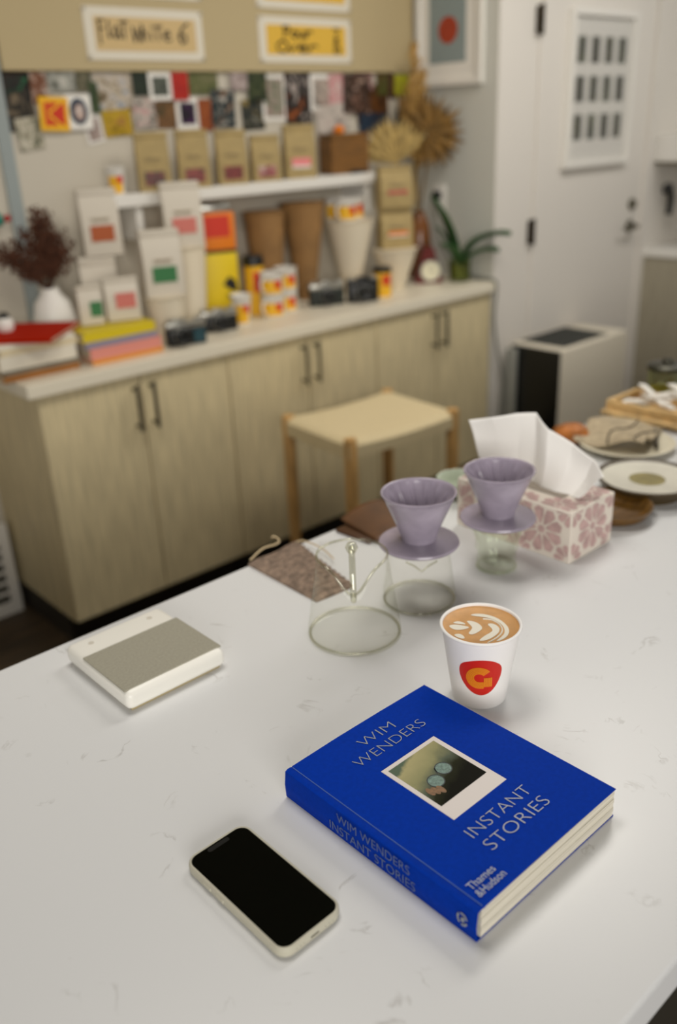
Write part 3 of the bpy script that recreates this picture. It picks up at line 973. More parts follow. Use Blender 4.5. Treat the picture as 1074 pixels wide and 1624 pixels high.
# ------------------------------------------------------------------ dried palms and plumes
def palm_fan(label, base, hub, blades, spread, length, tilt, mat, face, group='dried palm leaves'):
    """a stem to a hub and pleated blades spreading in a plane facing 'face' radians"""
    t = thing('dried_palm', label, 'dried palm', base, 0, group)
    h = Vector(hub) - Vector(base)
    MB().tube([(0, 0, 0), h * .5 + Vector((.01, 0, 0)), h], .004, 8).build('stem', mat, t)
    ax = Vector((math.cos(face), math.sin(face), 0))
    up = Vector((0, 0, 1))
    nrm = ax.cross(up)
    for k in range(blades):
        a = tilt + spread * (k / (blades - 1) - .5)
        L = length * (1 - .18 * abs(k / (blades - 1) - .5)) * rf.uniform(.9, 1.05)
        d = ax * math.sin(a) + up * math.cos(a)
        s = ax * math.cos(a) - up * math.sin(a)
        wv = L * .10
        fo = nrm * .012 * (1 if k % 2 else -1)
        p0, p1, p2 = h, h + d * L * .6, h + d * L + nrm * rf.uniform(-.01, .01)
        vs = [p0, p1 - s * wv, p1 + fo, p1 + s * wv, p2]
        MB().add(vs, [(0, 2, 1), (0, 3, 2), (1, 2, 4), (2, 3, 4)]).build('blade', mat, t, None, .0012)


beige = pm('dried_beige_leaf', (176, 150, 92), 0.85, var=.2, scale=30)
ochre = pm('dried_ochre_leaf', (126, 94, 44), 0.85, var=.25, scale=30)
palm_fan('pale beige dried palm fan above the kraft bag pair', (2.86, 2.80, CT + .25), (2.835, 2.735, 1.395), 15, 2.1, .190, -.25, beige, -.7)
palm_fan('large ochre dried palm fan against the side wall', (3.040, 2.800, CT + .27), (3.00, 2.71, 1.50), 17, 4.4, .165, 1.25, ochre, -.85)
palm_fan('upright ochre dried palm leaf behind the large fan', (3.045, 2.810, CT + .27), (2.99, 2.79, 1.47), 9, .9, .22, .15, ochre, -.6)
t = thing('dried_plume', 'tall tan dried grass plume rising past the picture frame', 'dried grass', (3.030, 2.815, CT + .27), 0)
pl = pm('dried_tan_plume', (190, 150, 82), 0.9, var=.25, scale=40)
for q, (dx, dz, w) in enumerate(((-.03, .66, .028), (.012, .57, .024), (-.055, .51, .026), (.030, .45, .022))):
    MB().tube([(0, 0, 0), (dx * .4, -.01, dz * .5), (dx, -.03, dz)], .0025, 6).build('stalk', beige, t)
    fl = MB()
    for k in range(300):
        a = rf.uniform(.45, 1.0)
        sp = w * (1.15 - abs(a - .7) * 1.6)
        px, py, pz = dx * a + rf.gauss(0, sp * .6), -.03 * a + rf.gauss(0, sp * .5), dz * a
        s, l = .0034, rf.uniform(.014, .036)
        lx = rf.uniform(-.4, .4) * l
        fl.add([(px - s, py, pz), (px + s, py, pz), (px + lx, py - s, pz + l), (px, py + s, pz + .3 * l)], [(0, 1, 2), (1, 3, 2), (3, 0, 2), (0, 3, 1)])
    fl.build('plume', pl, t)['kind'] = 'stuff'
# amber vase holding them
t = thing('amber_vase', 'amber brown glass bottle vase holding the dried palms', 'vase', (3.040, 2.800, CT))
MB().lathe([(0, 0), (.048, 0), (.055, .02), (.055, .12), (.050, .17), (.045, .22), (.030, .26), (.022, .275), (.024, .285), (.018, .285), (.018, .27), (0, .25)], 32).build('body', pm('amber_glaze', (122, 74, 34), 0.2, var=.2, scale=10), t, 50)

# ------------------------------------------------------------------ red retro clock
t = thing('table_clock', 'dark red retro clock with a round cream dial', 'clock', (2.945, 2.665, CT), math.radians(-38))
cl = MB()
pr = [(-.062, 0), (.062, 0), (.052, .03), (.034, .105), (.020, .150), (-.020, .150), (-.034, .105), (-.052, .03)]
cl.prism(pr, -.03, .03)
cl.xform(Matrix.Rotation(PI / 2, 4, 'X'))
cl.build('case', pm('dark_red_enamel', (98, 24, 16), 0.4, spec=.3), t)
rg = MB().lathe([(0, 0), (.044, 0), (.046, .006), (.042, .010), (0, .010)], 32).xform(Matrix.Translation((0.006, -.03, .054)) @ Matrix.Rotation(PI / 2, 4, 'X'))
rg.build('bezel', M['silver'], t, 40)
dl = MB().lathe([(0, .0101), (.038, .0101), (.038, .0112), (0, .0112)], 32).xform(Matrix.Translation((0.006, -.03, .054)) @ Matrix.Rotation(PI / 2, 4, 'X'))
dial = dl.build('dial', pm('cream_dial', (226, 220, 190), 0.4), t, 40)
hn = MB().box(.005, .007, -.0425, -.0415, .054, .082).box(.006, .024, -.0425, -.0415, .053, .055)
hn.build('hands', M['ink'], dial)

# ------------------------------------------------------------------ green plant in a glass pot
px, py = 3.052, 2.575
t = thing('potted_plant', 'green strap leaved plant in a glass pot at the counter end', 'plant', (px, py, CT))
MB().lathe([(0, 0), (.040, 0), (.044, .006), (.046, .085), (.0475, .088), (.0475, .09), (.044, .09), (.042, .012), (0, .010)], 32).build('pot', thin_glass('olive_glass', (232, 238, 216), edge=(190, 200, 160), edge_amt=.5, base_refl=.08), t, 50)
MB().lathe([(0, .011), (.040, .011), (.0415, .06), (.030, .068), (0, .072)], 24).build('moss', pm('moss', (112, 108, 44), 0.95, var=.4, scale=50), t, 60)


def strap_leaf(parent, pts, w, mat):
    pts = [Vector(p) for p in pts]
    n = 16

    def cur(s):  # quadratic chain through 3 points
        a, b, c = pts
        return a * (1 - s) ** 2 + b * 2 * s * (1 - s) + c * s * s

    side = (pts[2] - pts[0]).cross(Vector((0, 0, 1)))
    side = side.normalized() if side.length > 1e-4 else Vector((1, 0, 0))

    def fn(u, v):
        p = cur(u)
        ww = w * math.sin(PI * min(1, (u * .93 + .07))) ** .6
        return p + side * ww * (v - .5) + Vector((0, 0, 1)) * (-(1 - (2 * v - 1) ** 2) * w * .22)
    MB().grid(fn, n, 6).build('leaf', mat, parent, 60, .0015)


lf = pm('dark_green_leaf', (44, 84, 40), 0.35, var=.15, scale=12)
strap_leaf(t, [(0, 0, .065), (-.01, -.07, .235), (.045, -.235, .215)], .085, lf)
strap_leaf(t, [(0, 0, .065), (-.07, -.01, .26), (-.135, .045, .365)], .080, lf)
strap_leaf(t, [(0, 0, .065), (.01, -.09, .17), (.03, -.19, .145)], .075, lf)
strap_leaf(t, [(0, 0, .065), (-.06, -.02, .17), (-.125, .0, .175)], .075, lf)
strap_leaf(t, [(0, 0, .065), (-.05, .03, .20), (-.10, .05, .24)], .044, lf)

# ------------------------------------------------------------------ outlet, plug and cable
t = thing('wall_outlet', 'white wall outlet with a black plug under the dried palms', 'outlet', (WX, 2.75, 1.235), 0)
MB().rbox(-.006, 0, -.036, .036, -.058, .058, .002, 2).build('plate', M['white'], t, 40)
MB().rbox(-.034, -.006, -.016, .016, .000, .034, .004, 2).build('plug', M['black'], t, 40)
for zz in (-.030, .02):
    MB().box(-.0075, -.006, -.016, .016, zz - .014, zz + .014).build('socket', M['paper'], t)
cb = [(WX - .03, 2.75, 1.24), (WX - .03, 2.74, 1.12), (WX - .012, 2.68, .98), (WX - .009, 2.60, .93), (WX - .009, 2.50, .914), (WX - .009, 2.432, .913), (WX - .005, 2.420, .88), (WX - .018, 2.418, .75), (WX + .02, 2.425, .60), (WX + .07, 2.425, .45), (WX + .05, 2.425, .25), (WX + .06, 2.42, .05)]


def smooth_path(p, n=8):
    p = [Vector(q) for q in p]
    out = []
    for i in range(len(p) - 1):
        p0, p1, p2, p3 = p[max(i - 1, 0)], p[i], p[i + 1], p[min(i + 2, len(p) - 1)]
        for k in range(n):
            s = k / n
            out.append(.5 * ((2 * p1) + (p2 - p0) * s + (2 * p0 - 5 * p1 + 4 * p2 - p3) * s * s + (3 * p1 - p0 - 3 * p2 + p3) * s ** 3))
    out.append(p[-1])
    return out


tag(MB().tube(smooth_path(cb), .006, 8).build('power_cable', pm('grey_cable', (136, 136, 126), 0.5), None, 60), 'grey power cable hanging down past the end of the counter', 'cable')

# ================================================================== PICTURES ON THE WALLS
# red dot picture on the recess side wall (faces -x)
t = thing('framed_print', 'white framed grey print with a red oval on the side wall', 'picture', (WX, 2.695, 1.683))
fw, fh = .175, .46
fr = MB()
for (a, b, c, d) in ((-fw, fw, 0, .020), (-fw, fw, fh - .020, fh), (-fw, -fw + .020, .020, fh - .020), (fw - .020, fw, .020, fh - .020)):
    fr.box(-.024, 0, a, b, c, d)
fr.build('frame', M['white'], t)
MB().box(-.010, -.001, -fw + .02, fw - .02, .02, fh - .02).build('mat', M['paper'], t)
MB().box(-.0112, -.010, -.088, .108, .085, .40).build('print', pm('blue_grey_print', (140, 152, 152), 0.6), t)
MB().add([(-.0120, p[0], p[2]) for p in oval(.006, .205, .052, .050, 0, 32)], [tuple(range(32))]).build('red_oval', pm('brick_red', (168, 62, 36), 0.6, var=.12, scale=40), t)

# frame with twelve small photographs on the door
fx0, fx1, fz0, fz1 = 3.565, 4.08, 1.333, 1.960
t = thing('framed_photos', 'white frame with twelve small dark photos hanging on the door', 'picture', ((fx0 + fx1) / 2, DY - .012, fz0))
hw, fh = (fx1 - fx0) / 2, fz1 - fz0
fr = MB()
for (a, b, c, d) in ((-hw, hw, 0, .026), (-hw, hw, fh - .026, fh), (-hw, -hw + .026, .026, fh - .026), (hw - .026, hw, .026, fh - .026)):
    fr.box(a, b, -.030, 0, c, d)
fr.build('frame', M['white'], t)
MB().box(-hw + .026, hw - .026, -.012, -.002, .026, fh - .026).build('mat', M['paper'], t)
for rI in range(3):
    for cI in range(4):
        x = -hw + 2 * hw * (.125 + .205 * cI)
        zt = fh * (1 - (.165 + .245 * rI))
        cols = [[(24, 28, 22), (70, 74, 60), (120, 120, 96)], [(20, 20, 16), (60, 58, 46), (34, 40, 34)], [(80, 80, 60), (40, 46, 40), (110, 100, 60)]][(rI + cI) % 3]
        MB().box(x, x + 2 * hw * .125, -.0130, -.012, zt - fh * .165, zt).build('photo', picture('tiny_photo_%d%d' % (rI, cI), cols, 2.5, rI * 4 + cI * 1.3), t)

MB().box(-hw + .026, hw - .026, -.0185, -.0170, .026, fh - .026).build('glazing', thin_glass('frame_glass', (250, 250, 250), edge=(230, 230, 230), edge_amt=.4, base_refl=.05), t)

# ================================================================== AIR PURIFIER AND THE RIGHT-HAND COUNTER
t = thing('air_purifier', 'white air purifier with black front standing before the door', 'air purifier', (3.500, 2.285, 0))
hx, hy, hz = .265, .135, .62
sh = MB().rbox(-hx, hx, -hy, hy, .012, hz, .010, 3)
sh.build('housing', pm('purifier_white', (218, 209, 190), 0.5), t, 40)
MB().rbox(-hx - .006, -hx + .004, -hy + .006, hy - .006, .02, hz - .006, .003, 2).build('front_panel', pm('black_gloss_panel', (12, 14, 14), 0.25), t, 40)
MB().box(-hx + .055, hx - .12, -hy + .028, hy - .006, hz - .004, hz + .0015).build('top_grille', pm('dark_grille', (38, 40, 38), 0.6), t)
for k in range(11):
    xx = -hx + .070 + k * .031
    MB().box(xx, xx + .010, -hy + .032, hy - .010, hz + .0015, hz + .004).build('slat', pm('grille_slat', (60, 62, 58), 0.5), t)
for sx in (-1, 1):
    MB().box(sx * .2 - .03, sx * .2 + .03, -.09, .09, 0, .012).build('foot', M['black'], t)
tag(MB().rbox(3.205, 3.228, DY - .075, DY - .020, 0, .60, .006, 2).build('storage_board', pm('pale_grey_panel', (150, 150, 142), 0.5), None, 40),
    'narrow pale grey board standing between cabinet and air purifier', 'board')

t = thing('side_counter', 'grey oak side counter at the right edge of the view', 'cabinet', (4.66, 1.9, 0))
MB().box(-.30, .325, -.55, .535, .10, .865).build('body', pm('oak_laminate_side_light', (160, 152, 132), 0.5, var=0.07, scale=9, stretch=(9, 9, 0.7)), t)  # same laminate as the back cabinets, its different light put into a greyer colour
MB().box(-.26, .325, -.55, .535, 0, .10).build('toe_kick', M['toe'], t)
for k in range(2):
    d = MB().rbox(-.318, -.30, -.548 + k * .549, -.012 + k * .546, .104, .860, .002, 2).build('door', pm('oak_laminate_side_light', (160, 152, 132), 0.5, var=0.07, scale=9, stretch=(9, 9, 0.7)), t)
    MB().tube([(-.345, -.05 + k * .1, .70), (-.345, -.05 + k * .1, .83)], .006, 8).build('handle', M['steel'], d, 40)
tag(MB().rbox(4.335, 4.998, 1.33, DY, .866, .905, .004, 2).build('side_countertop', M['white']), 'white countertop of the right-hand side counter', 'countertop')
t = thing('upper_shelf', 'thick white upper shelf above the side counter', 'shelf', (4.69, 1.9, 1.318))
MB().rbox(-.31, .31, -.55, .548, 0, .125, .004, 2).build('board', M['white'], t)
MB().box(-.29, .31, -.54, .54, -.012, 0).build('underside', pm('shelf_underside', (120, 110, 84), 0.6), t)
t = thing('spray_tap', 'black spray tap hooked on the wall over the side counter', 'tap', (4.50, 2.44, 1.14))
MB().tube([(0, 0, .03), (0, -.03, .03)], .012, 12).build('bracket', M['black'], t, 40)
MB().tube([(-.015, -.035, .055), (0, -.038, .035), (.02, -.036, -.01), (.012, -.034, -.085)], .017, 14).build('hose_handle', M['black'], t, 60)
MB().lathe([(0, 0), (.024, 0), (.027, .02), (.018, .035), (0, .037)], 20, (-.022, -.036, .035)).build('spray_head', M['black'], t, 50)

# ================================================================== THE STOOL
t = thing('stool', 'light wooden stool with woven cord seat beside the back cabinets', 'stool', (2.012, 2.085, 0), math.radians(-5))
wood = pm('pale_beech', (204, 160, 98), 0.5, var=.12, scale=10, stretch=(6, 6, 1))
rush = pm('woven_cord', (224, 206, 164), 0.85, var=.05, scale=220, bump=.35, bscale=160)
SX, SY, SZ = .222, .172, .65
for (sx, sy) in ((-1, -1), (1, -1), (1, 1), (-1, 1)):
    MB().lathe([(0, 0), (.014, 0), (.021, .30), (.0215, SZ - .010), (.019, SZ + .002), (0, SZ + .006)], 20, (sx * SX, sy * SY, 0)).build('leg', wood, t, 40)


def seat_fn(u, v):
    x, y = (u * 2 - 1), (v * 2 - 1)
    e = max(abs(x), abs(y))
    zz = SZ - .001 - .016 * (1 - x * x) * (1 - .3 * y * y) - .016 * max(0, (e - .90) / .10) ** 2
    return (x * (SX + .017), y * (SY + .016), zz)


seat = MB().grid(seat_fn, 28, 24)
# wrap the rim down around the rails
N, K = 28, 24
rim = [seat_fn(i / N, 0) for i in range(N)] + [seat_fn(1, j / K) for j in range(K)] + [seat_fn(1 - i / N, 1) for i in range(N)] + [seat_fn(0, 1 - j / K) for j in range(K)]
low = [(p[0] * 1.0, p[1] * 1.0, SZ - .062) for p in rim]
inn = [(p[0] * .90, p[1] * .88, SZ - .066) for p in rim]
nr = len(rim)
fs = []
for i in range(nr):
    j = (i + 1) % nr
    fs += [(i, j, nr + j, nr + i), (nr + i, nr + j, 2 * nr + j, 2 * nr + i)]
fs.append(tuple(range(2 * nr, 3 * nr)))
seat.add(rim + low + inn, fs)
seat.build('seat', rush, t, 60)

# ================================================================== THE TABLE
T = .90
t = thing('counter_table', 'long white quartz topped table in the foreground', 'table', (1.2, .64, 0))
MB().rbox(-1.75, 1.75, -.425, .425, T - .042, T, .0035, 2).build('table_top', M['quartz'], t)
MB().box(-1.45, 1.70, -.36, .30, .08, T - .042).build('base', pm('dark_table_base', (40, 36, 26), 0.7), t)
MB().box(-1.40, 1.65, -.31, .26, 0, .08).build('plinth', M['toe'], t)

# ------------------------------------------------------------------ blue book
bx0, bx1, by0, by1 = .440, .656, .343, .600
BH = .035
t = thing('blue_book', 'thick bright blue paperback with silver lettering and a white bordered photo', 'book', ((bx0 + bx1) / 2, (by0 + by1) / 2, T))
hx, hy = (bx1 - bx0) / 2, (by1 - by0) / 2
blue = pm('blue_cover', (0, 52, 164), 0.65, var=.05, scale=200, spec=0.05)
slv = pm('silver_foil', (150, 156, 166), 0.45, metal=.35)
# cover: wraps bottom, spine, top in one sheet, profile in x-z
pf = [(hx, .0004), (-hx + .001, .0004), (-hx, .0012), (-hx - .0008, BH * .5), (-hx + .0010, BH - .0018), (-hx + .004, BH - .0002), (-hx + .0082, BH - .0003), (-hx + .0097, BH - .0011), (-hx + .0112, BH - .0003), (-hx * .3, BH + .0010), (hx * .3, BH + .0008), (hx, BH - .0005)]
th = .0009
nrm = []
for i in range(len(pf)):
    a = Vector(pf[max(i - 1, 0)]); b = Vector(pf[min(i + 1, len(pf) - 1)])
    d = (b - a).normalized()
    nrm.append(Vector((d.y, -d.x)))      # inward/outward handled by offset sign
inner = [(p[0] + n.x * th, p[1] + n.y * th) for p, n in zip(pf, nrm)]
poly = pf + inner[::-1]
cv = MB()
npf = len(pf)
vs = [(p[0], y, p[1]) for y in (-hy, hy) for p in pf + inner]
fs = []
m2 = 2 * npf
for i in range(npf - 1):
    fs += [(i, i + 1, m2 + i + 1, m2 + i), (npf + i, m2 + npf + i, m2 + npf + i + 1, npf + i + 1),
           (i, npf + i, npf + i + 1, i + 1), (m2 + i, m2 + i + 1, m2 + npf + i + 1, m2 + npf + i)]
for e in (0, npf - 1):
    fs.append((e, m2 + e, m2 + npf + e, npf + e))
cv.add(vs, fs).build('cover', blue, t, 50)
pg = pm('book_pages', (214, 208, 192), 0.8, var=.12, scale=6, stretch=(1, 1, 160))
pgm = MB()
for k in range(6):   # slightly uneven signatures of the page block
    za, zb = .0014 + k * (BH - .0028) / 6, .0014 + (k + 1) * (BH - .0028) / 6
    pgm.box(-hx + .0062, hx - .0012 - (.0005, .0001, .0004, .0, .0003, .0006)[k], -hy + (.0003, .0000, .0004, .0001, .0007, .0002)[k], hy - .001, za, zb)
pgm.build('pages', pg, t)
ZT = BH + .0016
MB().box(-hx + .0093, -hx + .0101, -hy + .002, hy - .002, BH - .0012, BH - .0004).build('hinge_crease', pm('scuffed_blue', (70, 104, 176), 0.7), t)


def on_cover(wx, wy, z=ZT):
    return Matrix.Translation((wx - (bx0 + bx1) / 2, wy - (by0 + by1) / 2, z))


fit_text('WIM', .050, .0128, slv, 'lettering', t, on_cover(.5235, .5665), -.020)
fit_text('WENDERS', .103, .0132, slv, 'lettering', t, on_cover(.4975, .5455), -.020)
fit_text('INSTANT', .0905, .0132, slv, 'lettering', t, on_cover(.5035, .3985), -.020)
fit_text('STORIES', .0905, .0137, slv, 'lettering', t, on_cover(.5035, .3765), -.020)
fit_text('Thames', .034, .0080, slv, 'lettering', t, on_cover(.4545, .3605), .002)
fit_text('&Hudson', .037, .0080, slv, 'lettering', t, on_cover(.4540, .3505), .002)
# instant photo printed on the cover
pc = MB().box(.5088 - .548, .5897 - .548, .4275 - .4715, .5258 - .4715, ZT - .0008, ZT - .0001)
pol = pc.build('instant_photo', pm('white_photo_border', (226, 218, 214), 0.5), t)


def polaroid_material():
    m = bpy.data.materials.new('dusk_landscape_print')
    m.use_nodes = True
    nt = m.node_tree
    b = nt.nodes['Principled BSDF']
    b.inputs['Roughness'].default_value = .6
    b.inputs['Specular IOR Level'].default_value = .08
    tc = nt.nodes.new('ShaderNodeTexCoord')
    sp = nt.nodes.new('ShaderNodeSeparateXYZ')
    nt.links.new(tc.outputs['Generated'], sp.inputs[0])
    n = nt.nodes.new('ShaderNodeTexNoise')
    n.inputs['Scale'].default_value = 3.5
    n.inputs['Detail'].default_value = 4
    nt.links.new(tc.outputs['Generated'], n.inputs['Vector'])
    a = nt.nodes.new('ShaderNodeMath'); a.operation = 'MULTIPLY_ADD'; a.inputs[1].default_value = .30
    nt.links.new(n.outputs['Fac'], a.inputs[0])
    mx_ = nt.nodes.new('ShaderNodeMath'); mx_.operation = 'MULTIPLY_ADD'; mx_.inputs[1].default_value = -.38
    nt.links.new(sp.outputs['X'], mx_.inputs[0])
    nt.links.new(sp.outputs['Y'], mx_.inputs[2])
    nt.links.new(mx_.outputs[0], a.inputs[2])
    r = nt.nodes.new('ShaderNodeValToRGB')
    e = r.color_ramp.elements
    e[0].position, e[0].color = .12, rgb((14, 14, 4))
    e[1].position, e[1].color = 1.1, rgb((92, 108, 90))
    for pos, c in ((.30, (40, 42, 24)), (.46, (92, 100, 84)), (.66, (150, 148, 108)), (.92, (176, 168, 124))):
        q = e.new(pos); q.color = rgb(c)
    nt.links.new(a.outputs[0], r.inputs['Fac'])
    nt.links.new(r.outputs['Color'], b.inputs['Base Color'])
    return m


MB().box(.5140 - .548, .5836 - .548, .4480 - .4715, .5205 - .4715, ZT - .0001, ZT + .0001).build('image', polaroid_material(), pol)
ring = MB()
for (cx, cy, rx) in ((.5573, .4835, .0095), (.5375, .4760, .0095)):
    ox, oy = cx - .548, cy - .4715
    v0 = [(ox + rx * math.cos(2 * PI * i / 24), oy + rx * math.sin(2 * PI * i / 24), ZT + .0003) for i in range(24)]
    v1 = [(ox + (rx - .0011) * math.cos(2 * PI * i / 24), oy + (rx - .0011) * math.sin(2 * PI * i / 24), ZT + .0003) for i in range(24)]
    ring.add(v0 + v1, [(i, (i + 1) % 24, 24 + (i + 1) % 24, 24 + i) for i in range(24)])
ring.add([(.0016, .0185, ZT + .0003), (.0030, .0185, ZT + .0003), (-.0005, .0105, ZT + .0003), (-.0020, .0105, ZT + .0003)], [(0, 1, 2, 3)])
ring.build('spectacle_rims', pm('dark_teal_ink', (22, 34, 36), 0.4), pol)
ln = MB()
for (cx, cy, rx) in ((.5573, .4835, .0084), (.5375, .4760, .0084)):
    ln.add([(cx - .548 + rx * math.cos(2 * PI * i / 24), cy - .4715 + rx * math.sin(2 * PI * i / 24), ZT + .0002) for i in range(24)], [tuple(range(24))])
ln.build('lenses', pm('pale_teal_ink', (104, 132, 122), 0.4, var=.25, scale=300), pol)
fg = MB()
for k, (cx, cy) in enumerate(((.5215, .4690), (.5265, .4665), (.5320, .4640))):
    fg.add([(cx - .548 + .0032 * math.cos(2 * PI * i / 14), cy - .4715 + (.0065) * math.sin(2 * PI * i / 14), ZT + .00025 + k * .00003) for i in range(14)], [tuple(range(14))])
fg.build('fingers', pm('warm_brown_ink', (128, 90, 48), 0.4, var=.2, scale=300), pol)

# spine lettering: on the plane x = -hx, reading towards -y, letters upright
sp = Matrix(((0, 0, -1, -hx - .0016), (-1, 0, 0, 0), (0, 1, 0, 0), (0, 0, 0, 1)))
cy = (by0 + by1) / 2
dim = pm('dim_foil', (88, 106, 146), 0.5)
fit_text('WIM WENDERS', .098, .0105, dim, 'spine_lettering', t, Matrix.Translation((0, .518 - cy, .0215)) @ sp, -.006)
fit_text('INSTANT STORIES', .116, .0105, dim, 'spine_lettering', t, Matrix.Translation((0, .529 - cy, .0065)) @ sp, -.006)
lg = MB()
for (a0, a1) in ((0.25, 2.0), (2.4, 4.1), (4.5, 6.0)):
    n = 8
    for q in range(n):
        b0, b1 = a0 + (a1 - a0) * q / n, a0 + (a1 - a0) * (q + 1) / n
        lg.add([(.0062 * math.cos(b0), .0075 * math.sin(b0), 0), (.0062 * math.cos(b1), .0075 * math.sin(b1), 0), (.0040 * math.cos(b1), .0050 * math.sin(b1), 0), (.0040 * math.cos(b0), .0050 * math.sin(b0), 0)], [(0, 1, 2, 3)])
lg.add([(-.002, -.003, 0), (.002, -.003, 0), (.003, .003, 0), (-.001, .002, 0)], [(0, 1, 2, 3)])
lg.xform(Matrix.Translation((0, .3577 - cy, .0175)) @ sp).build('spine_emblem', slv, t)

# ------------------------------------------------------------------ phone
t = thing('phone', 'black screened phone in a pale grey case lying on the table', 'phone', (.3433, .5185, T), math.radians(.4))


def rrect(hx, hy, r, n=7):
    pts = []
    for (cx, cy, a0) in ((hx - r, hy - r, 0), (-hx + r, hy - r, PI / 2), (-hx + r, -hy + r, PI), (hx - r, -hy + r, 1.5 * PI)):
        for k in range(n + 1):
            a = a0 + PI / 2 * k / n
            pts.append((cx + r * math.cos(a), cy + r * math.sin(a)))
    return pts


def stacked(mb, rings):
    n = len(rings[0][0])
    vs, fs = [], []
    for (poly, z) in rings:
        vs += [(p[0], p[1], z) for p in poly]
    for k in range(len(rings) - 1):
        for i in range(n):
            j = (i + 1) % n
            fs.append((k * n + i, k * n + j, (k + 1) * n + j, (k + 1) * n + i))
    fs.append(tuple(reversed(range(n))))
    fs.append(tuple(range((len(rings) - 1) * n, len(rings) * n)))
    return mb.add(vs, fs)


px, py = .0362, .0748
case = stacked(MB(), [(rrect(px - .0025, py - .0025, .0105), 0.0), (rrect(px - .0006, py - .0006, .0125), .0012), (rrect(px, py, .0130), .004), (rrect(px, py, .0130), .0082), (rrect(px - .0006, py - .0006, .0125), .0105), (rrect(px - .0014, py - .0014, .0118), .0112), (rrect(px - .0026, py - .0026, .0105), .0112), (rrect(px - .0030, py - .0030, .0100), .0102)])
case.build('case', pm('pale_grey_silicone', (190, 186, 168), 0.55), t, 35)
gl = stacked(MB(), [(rrect(px - .0031, py - .0031, .0098), .0098), (rrect(px - .0031, py - .0031, .0098), .01075)])
scr = gl.build('screen', pm('black_screen_glass', (7, 8, 5), 0.06, spec=.5), t)
nt = stacked(MB(), [(rrect(.0125, .0026, .0025, 4), .01076), (rrect(.0125, .0026, .0025, 4), .01090)])
nt.v = [(p[0], p[1] + py - .0075, p[2]) for p in nt.v]
nt.build('notch', pm('notch_black', (3, 3, 3), 0.3), scr)
MB().rbox(-.0052, .0052, -py - .0003, -py + .002, .0042, .0070, .0010, 2).build('charging_port', pm('port_dark', (92, 88, 74), 0.5), t)
for sx in (-1, 1):
    for k in range(3):
        xx = sx * (.0125 + k * .0042)
        MB().rbox(xx - .0010, xx + .0010, -py - .0002, -py + .001, .0050, .0066, .0006, 1).build('speaker_hole', pm('port_dark', (92, 88, 74), 0.5), t)
for (ya, yb) in ((.030, .042), (.010, .022)):
    MB().rbox(-px - .0008, -px + .001, ya, yb, .0040, .0078, .0006, 1).build('side_button', pm('pale_grey_silicone', (190, 186, 168), 0.55), t)

# ------------------------------------------------------------------ coffee cup
CX, CY = .7267, .5732
t = thing('coffee_cup', 'white paper cup of latte with a red and orange emblem', 'cup', (CX, CY, T))
r0, r1, ch = .0328, .0468, .100
prof = [(0, .006), (r0 - .0025, .006), (r0 - .002, 0), (r0, 0), (r1, ch - .003)]
for k in range(7):
    a = -.9 + k * (PI + .9) / 6
    prof.append((r1 + .0004 + .0020 * math.cos(a), ch - .0012 + .0020 * math.sin(a)))
prof += [(r1 - .0012, ch - .004), (r0 + (r1 - r0) * .8, ch * .80)]
MB().lathe(prof, 72).build('cup', pm('cup_white', (245, 243, 242), 0.5), t, 50)
ZC = .0962
rc = r0 + (r1 - r0) * (ZC / ch) - .0008
cof = MB().lathe([(0, ZC), (rc * .55, ZC), (rc * .9, ZC + .0002), (rc, ZC + .0012)], 64)
cof.build('coffee', pm('latte_foam', (204, 150, 84), 0.45, var=.06, scale=70), t, 60)
art = dict(
    cres=[(.0159, .0313), (.0245, .0282), (.0318, .0185), (.0351, .0035), (.0315, -.0123), (.0237, -.0257), (.011, -.0333), (-.0011, -.0344), (-.0105, -.0303), (.001, -.0297), (.0135, -.0267), (.023, -.0178), (.0281, -.0064), (.0285, .007), (.0222, .0196)],
    mid=[(.0149, .0027), (.0213, -.0031), (.0189, -.0135), (.0118, -.0202), (-.0011, -.0229), (-.0154, -.0216), (-.0234, -.0154), (-.0103, -.0132), (.006, -.0141), (.0105, -.0094)],
    leafa=[(-.0212, .0337), (-.0134, .0302), (-.0081, .0213), (-.0049, .0107), (-.0164, .0143), (-.0234, .0216)],
    leafb=[(-.0126, .0343), (-.0052, .0328), (-.002, .0264), (-.0036, .0184), (-.0091, .0271)],
    heart=[(.0036, .0255), (.0088, .0175), (.0083, .0073), (.003, -.0015), (-.0079, -.0027), (-.017, -.0015), (-.0187, .004), (-.0076, .0073), (-.0032, .0098), (.0002, .0182)],
    small=[(-.033, .0152), (-.0261, .0127), (-.025, .006), (-.0296, -.0012), (-.0335, .0043)])
milk = pm('milk_foam', (236, 230, 214), 0.5)
am = MB()


def chaikin(p, n=2):
    for _ in range(n):
        q = []
        for i in range(len(p)):
            a, b = p[i], p[(i + 1) % len(p)]
            q += [(a[0] * .75 + b[0] * .25, a[1] * .75 + b[1] * .25), (a[0] * .25 + b[0] * .75, a[1] * .25 + b[1] * .75)]
        p = q
    return p


for kk, pts in art.items():
    p = chaikin([(a * .978 - .0066, b * .978 - .0047) for a, b in pts])
    p = [(a * 1.0, b * 1.0) for a, b in p]
    am.add([(a, b, ZC + .0004) for a, b in p], [tuple(range(len(p)))])
# fine milk lines between the crescents
am.tube(smooth_path([(a * .978 - .0066, b * .978 - .0047, ZC + .0002) for a, b in [(-0.019, -0.0262), (0, -0.0262), (0.0152, -0.0212), (0.0246, -0.0095), (0.0262, 0.004), (0.021, 0.013)]]), .0010, 6)
am.build('latte_art', milk, t)

# emblem wrapped on the cup, facing the camera
EA = math.atan2(-CY, -CX) + .02


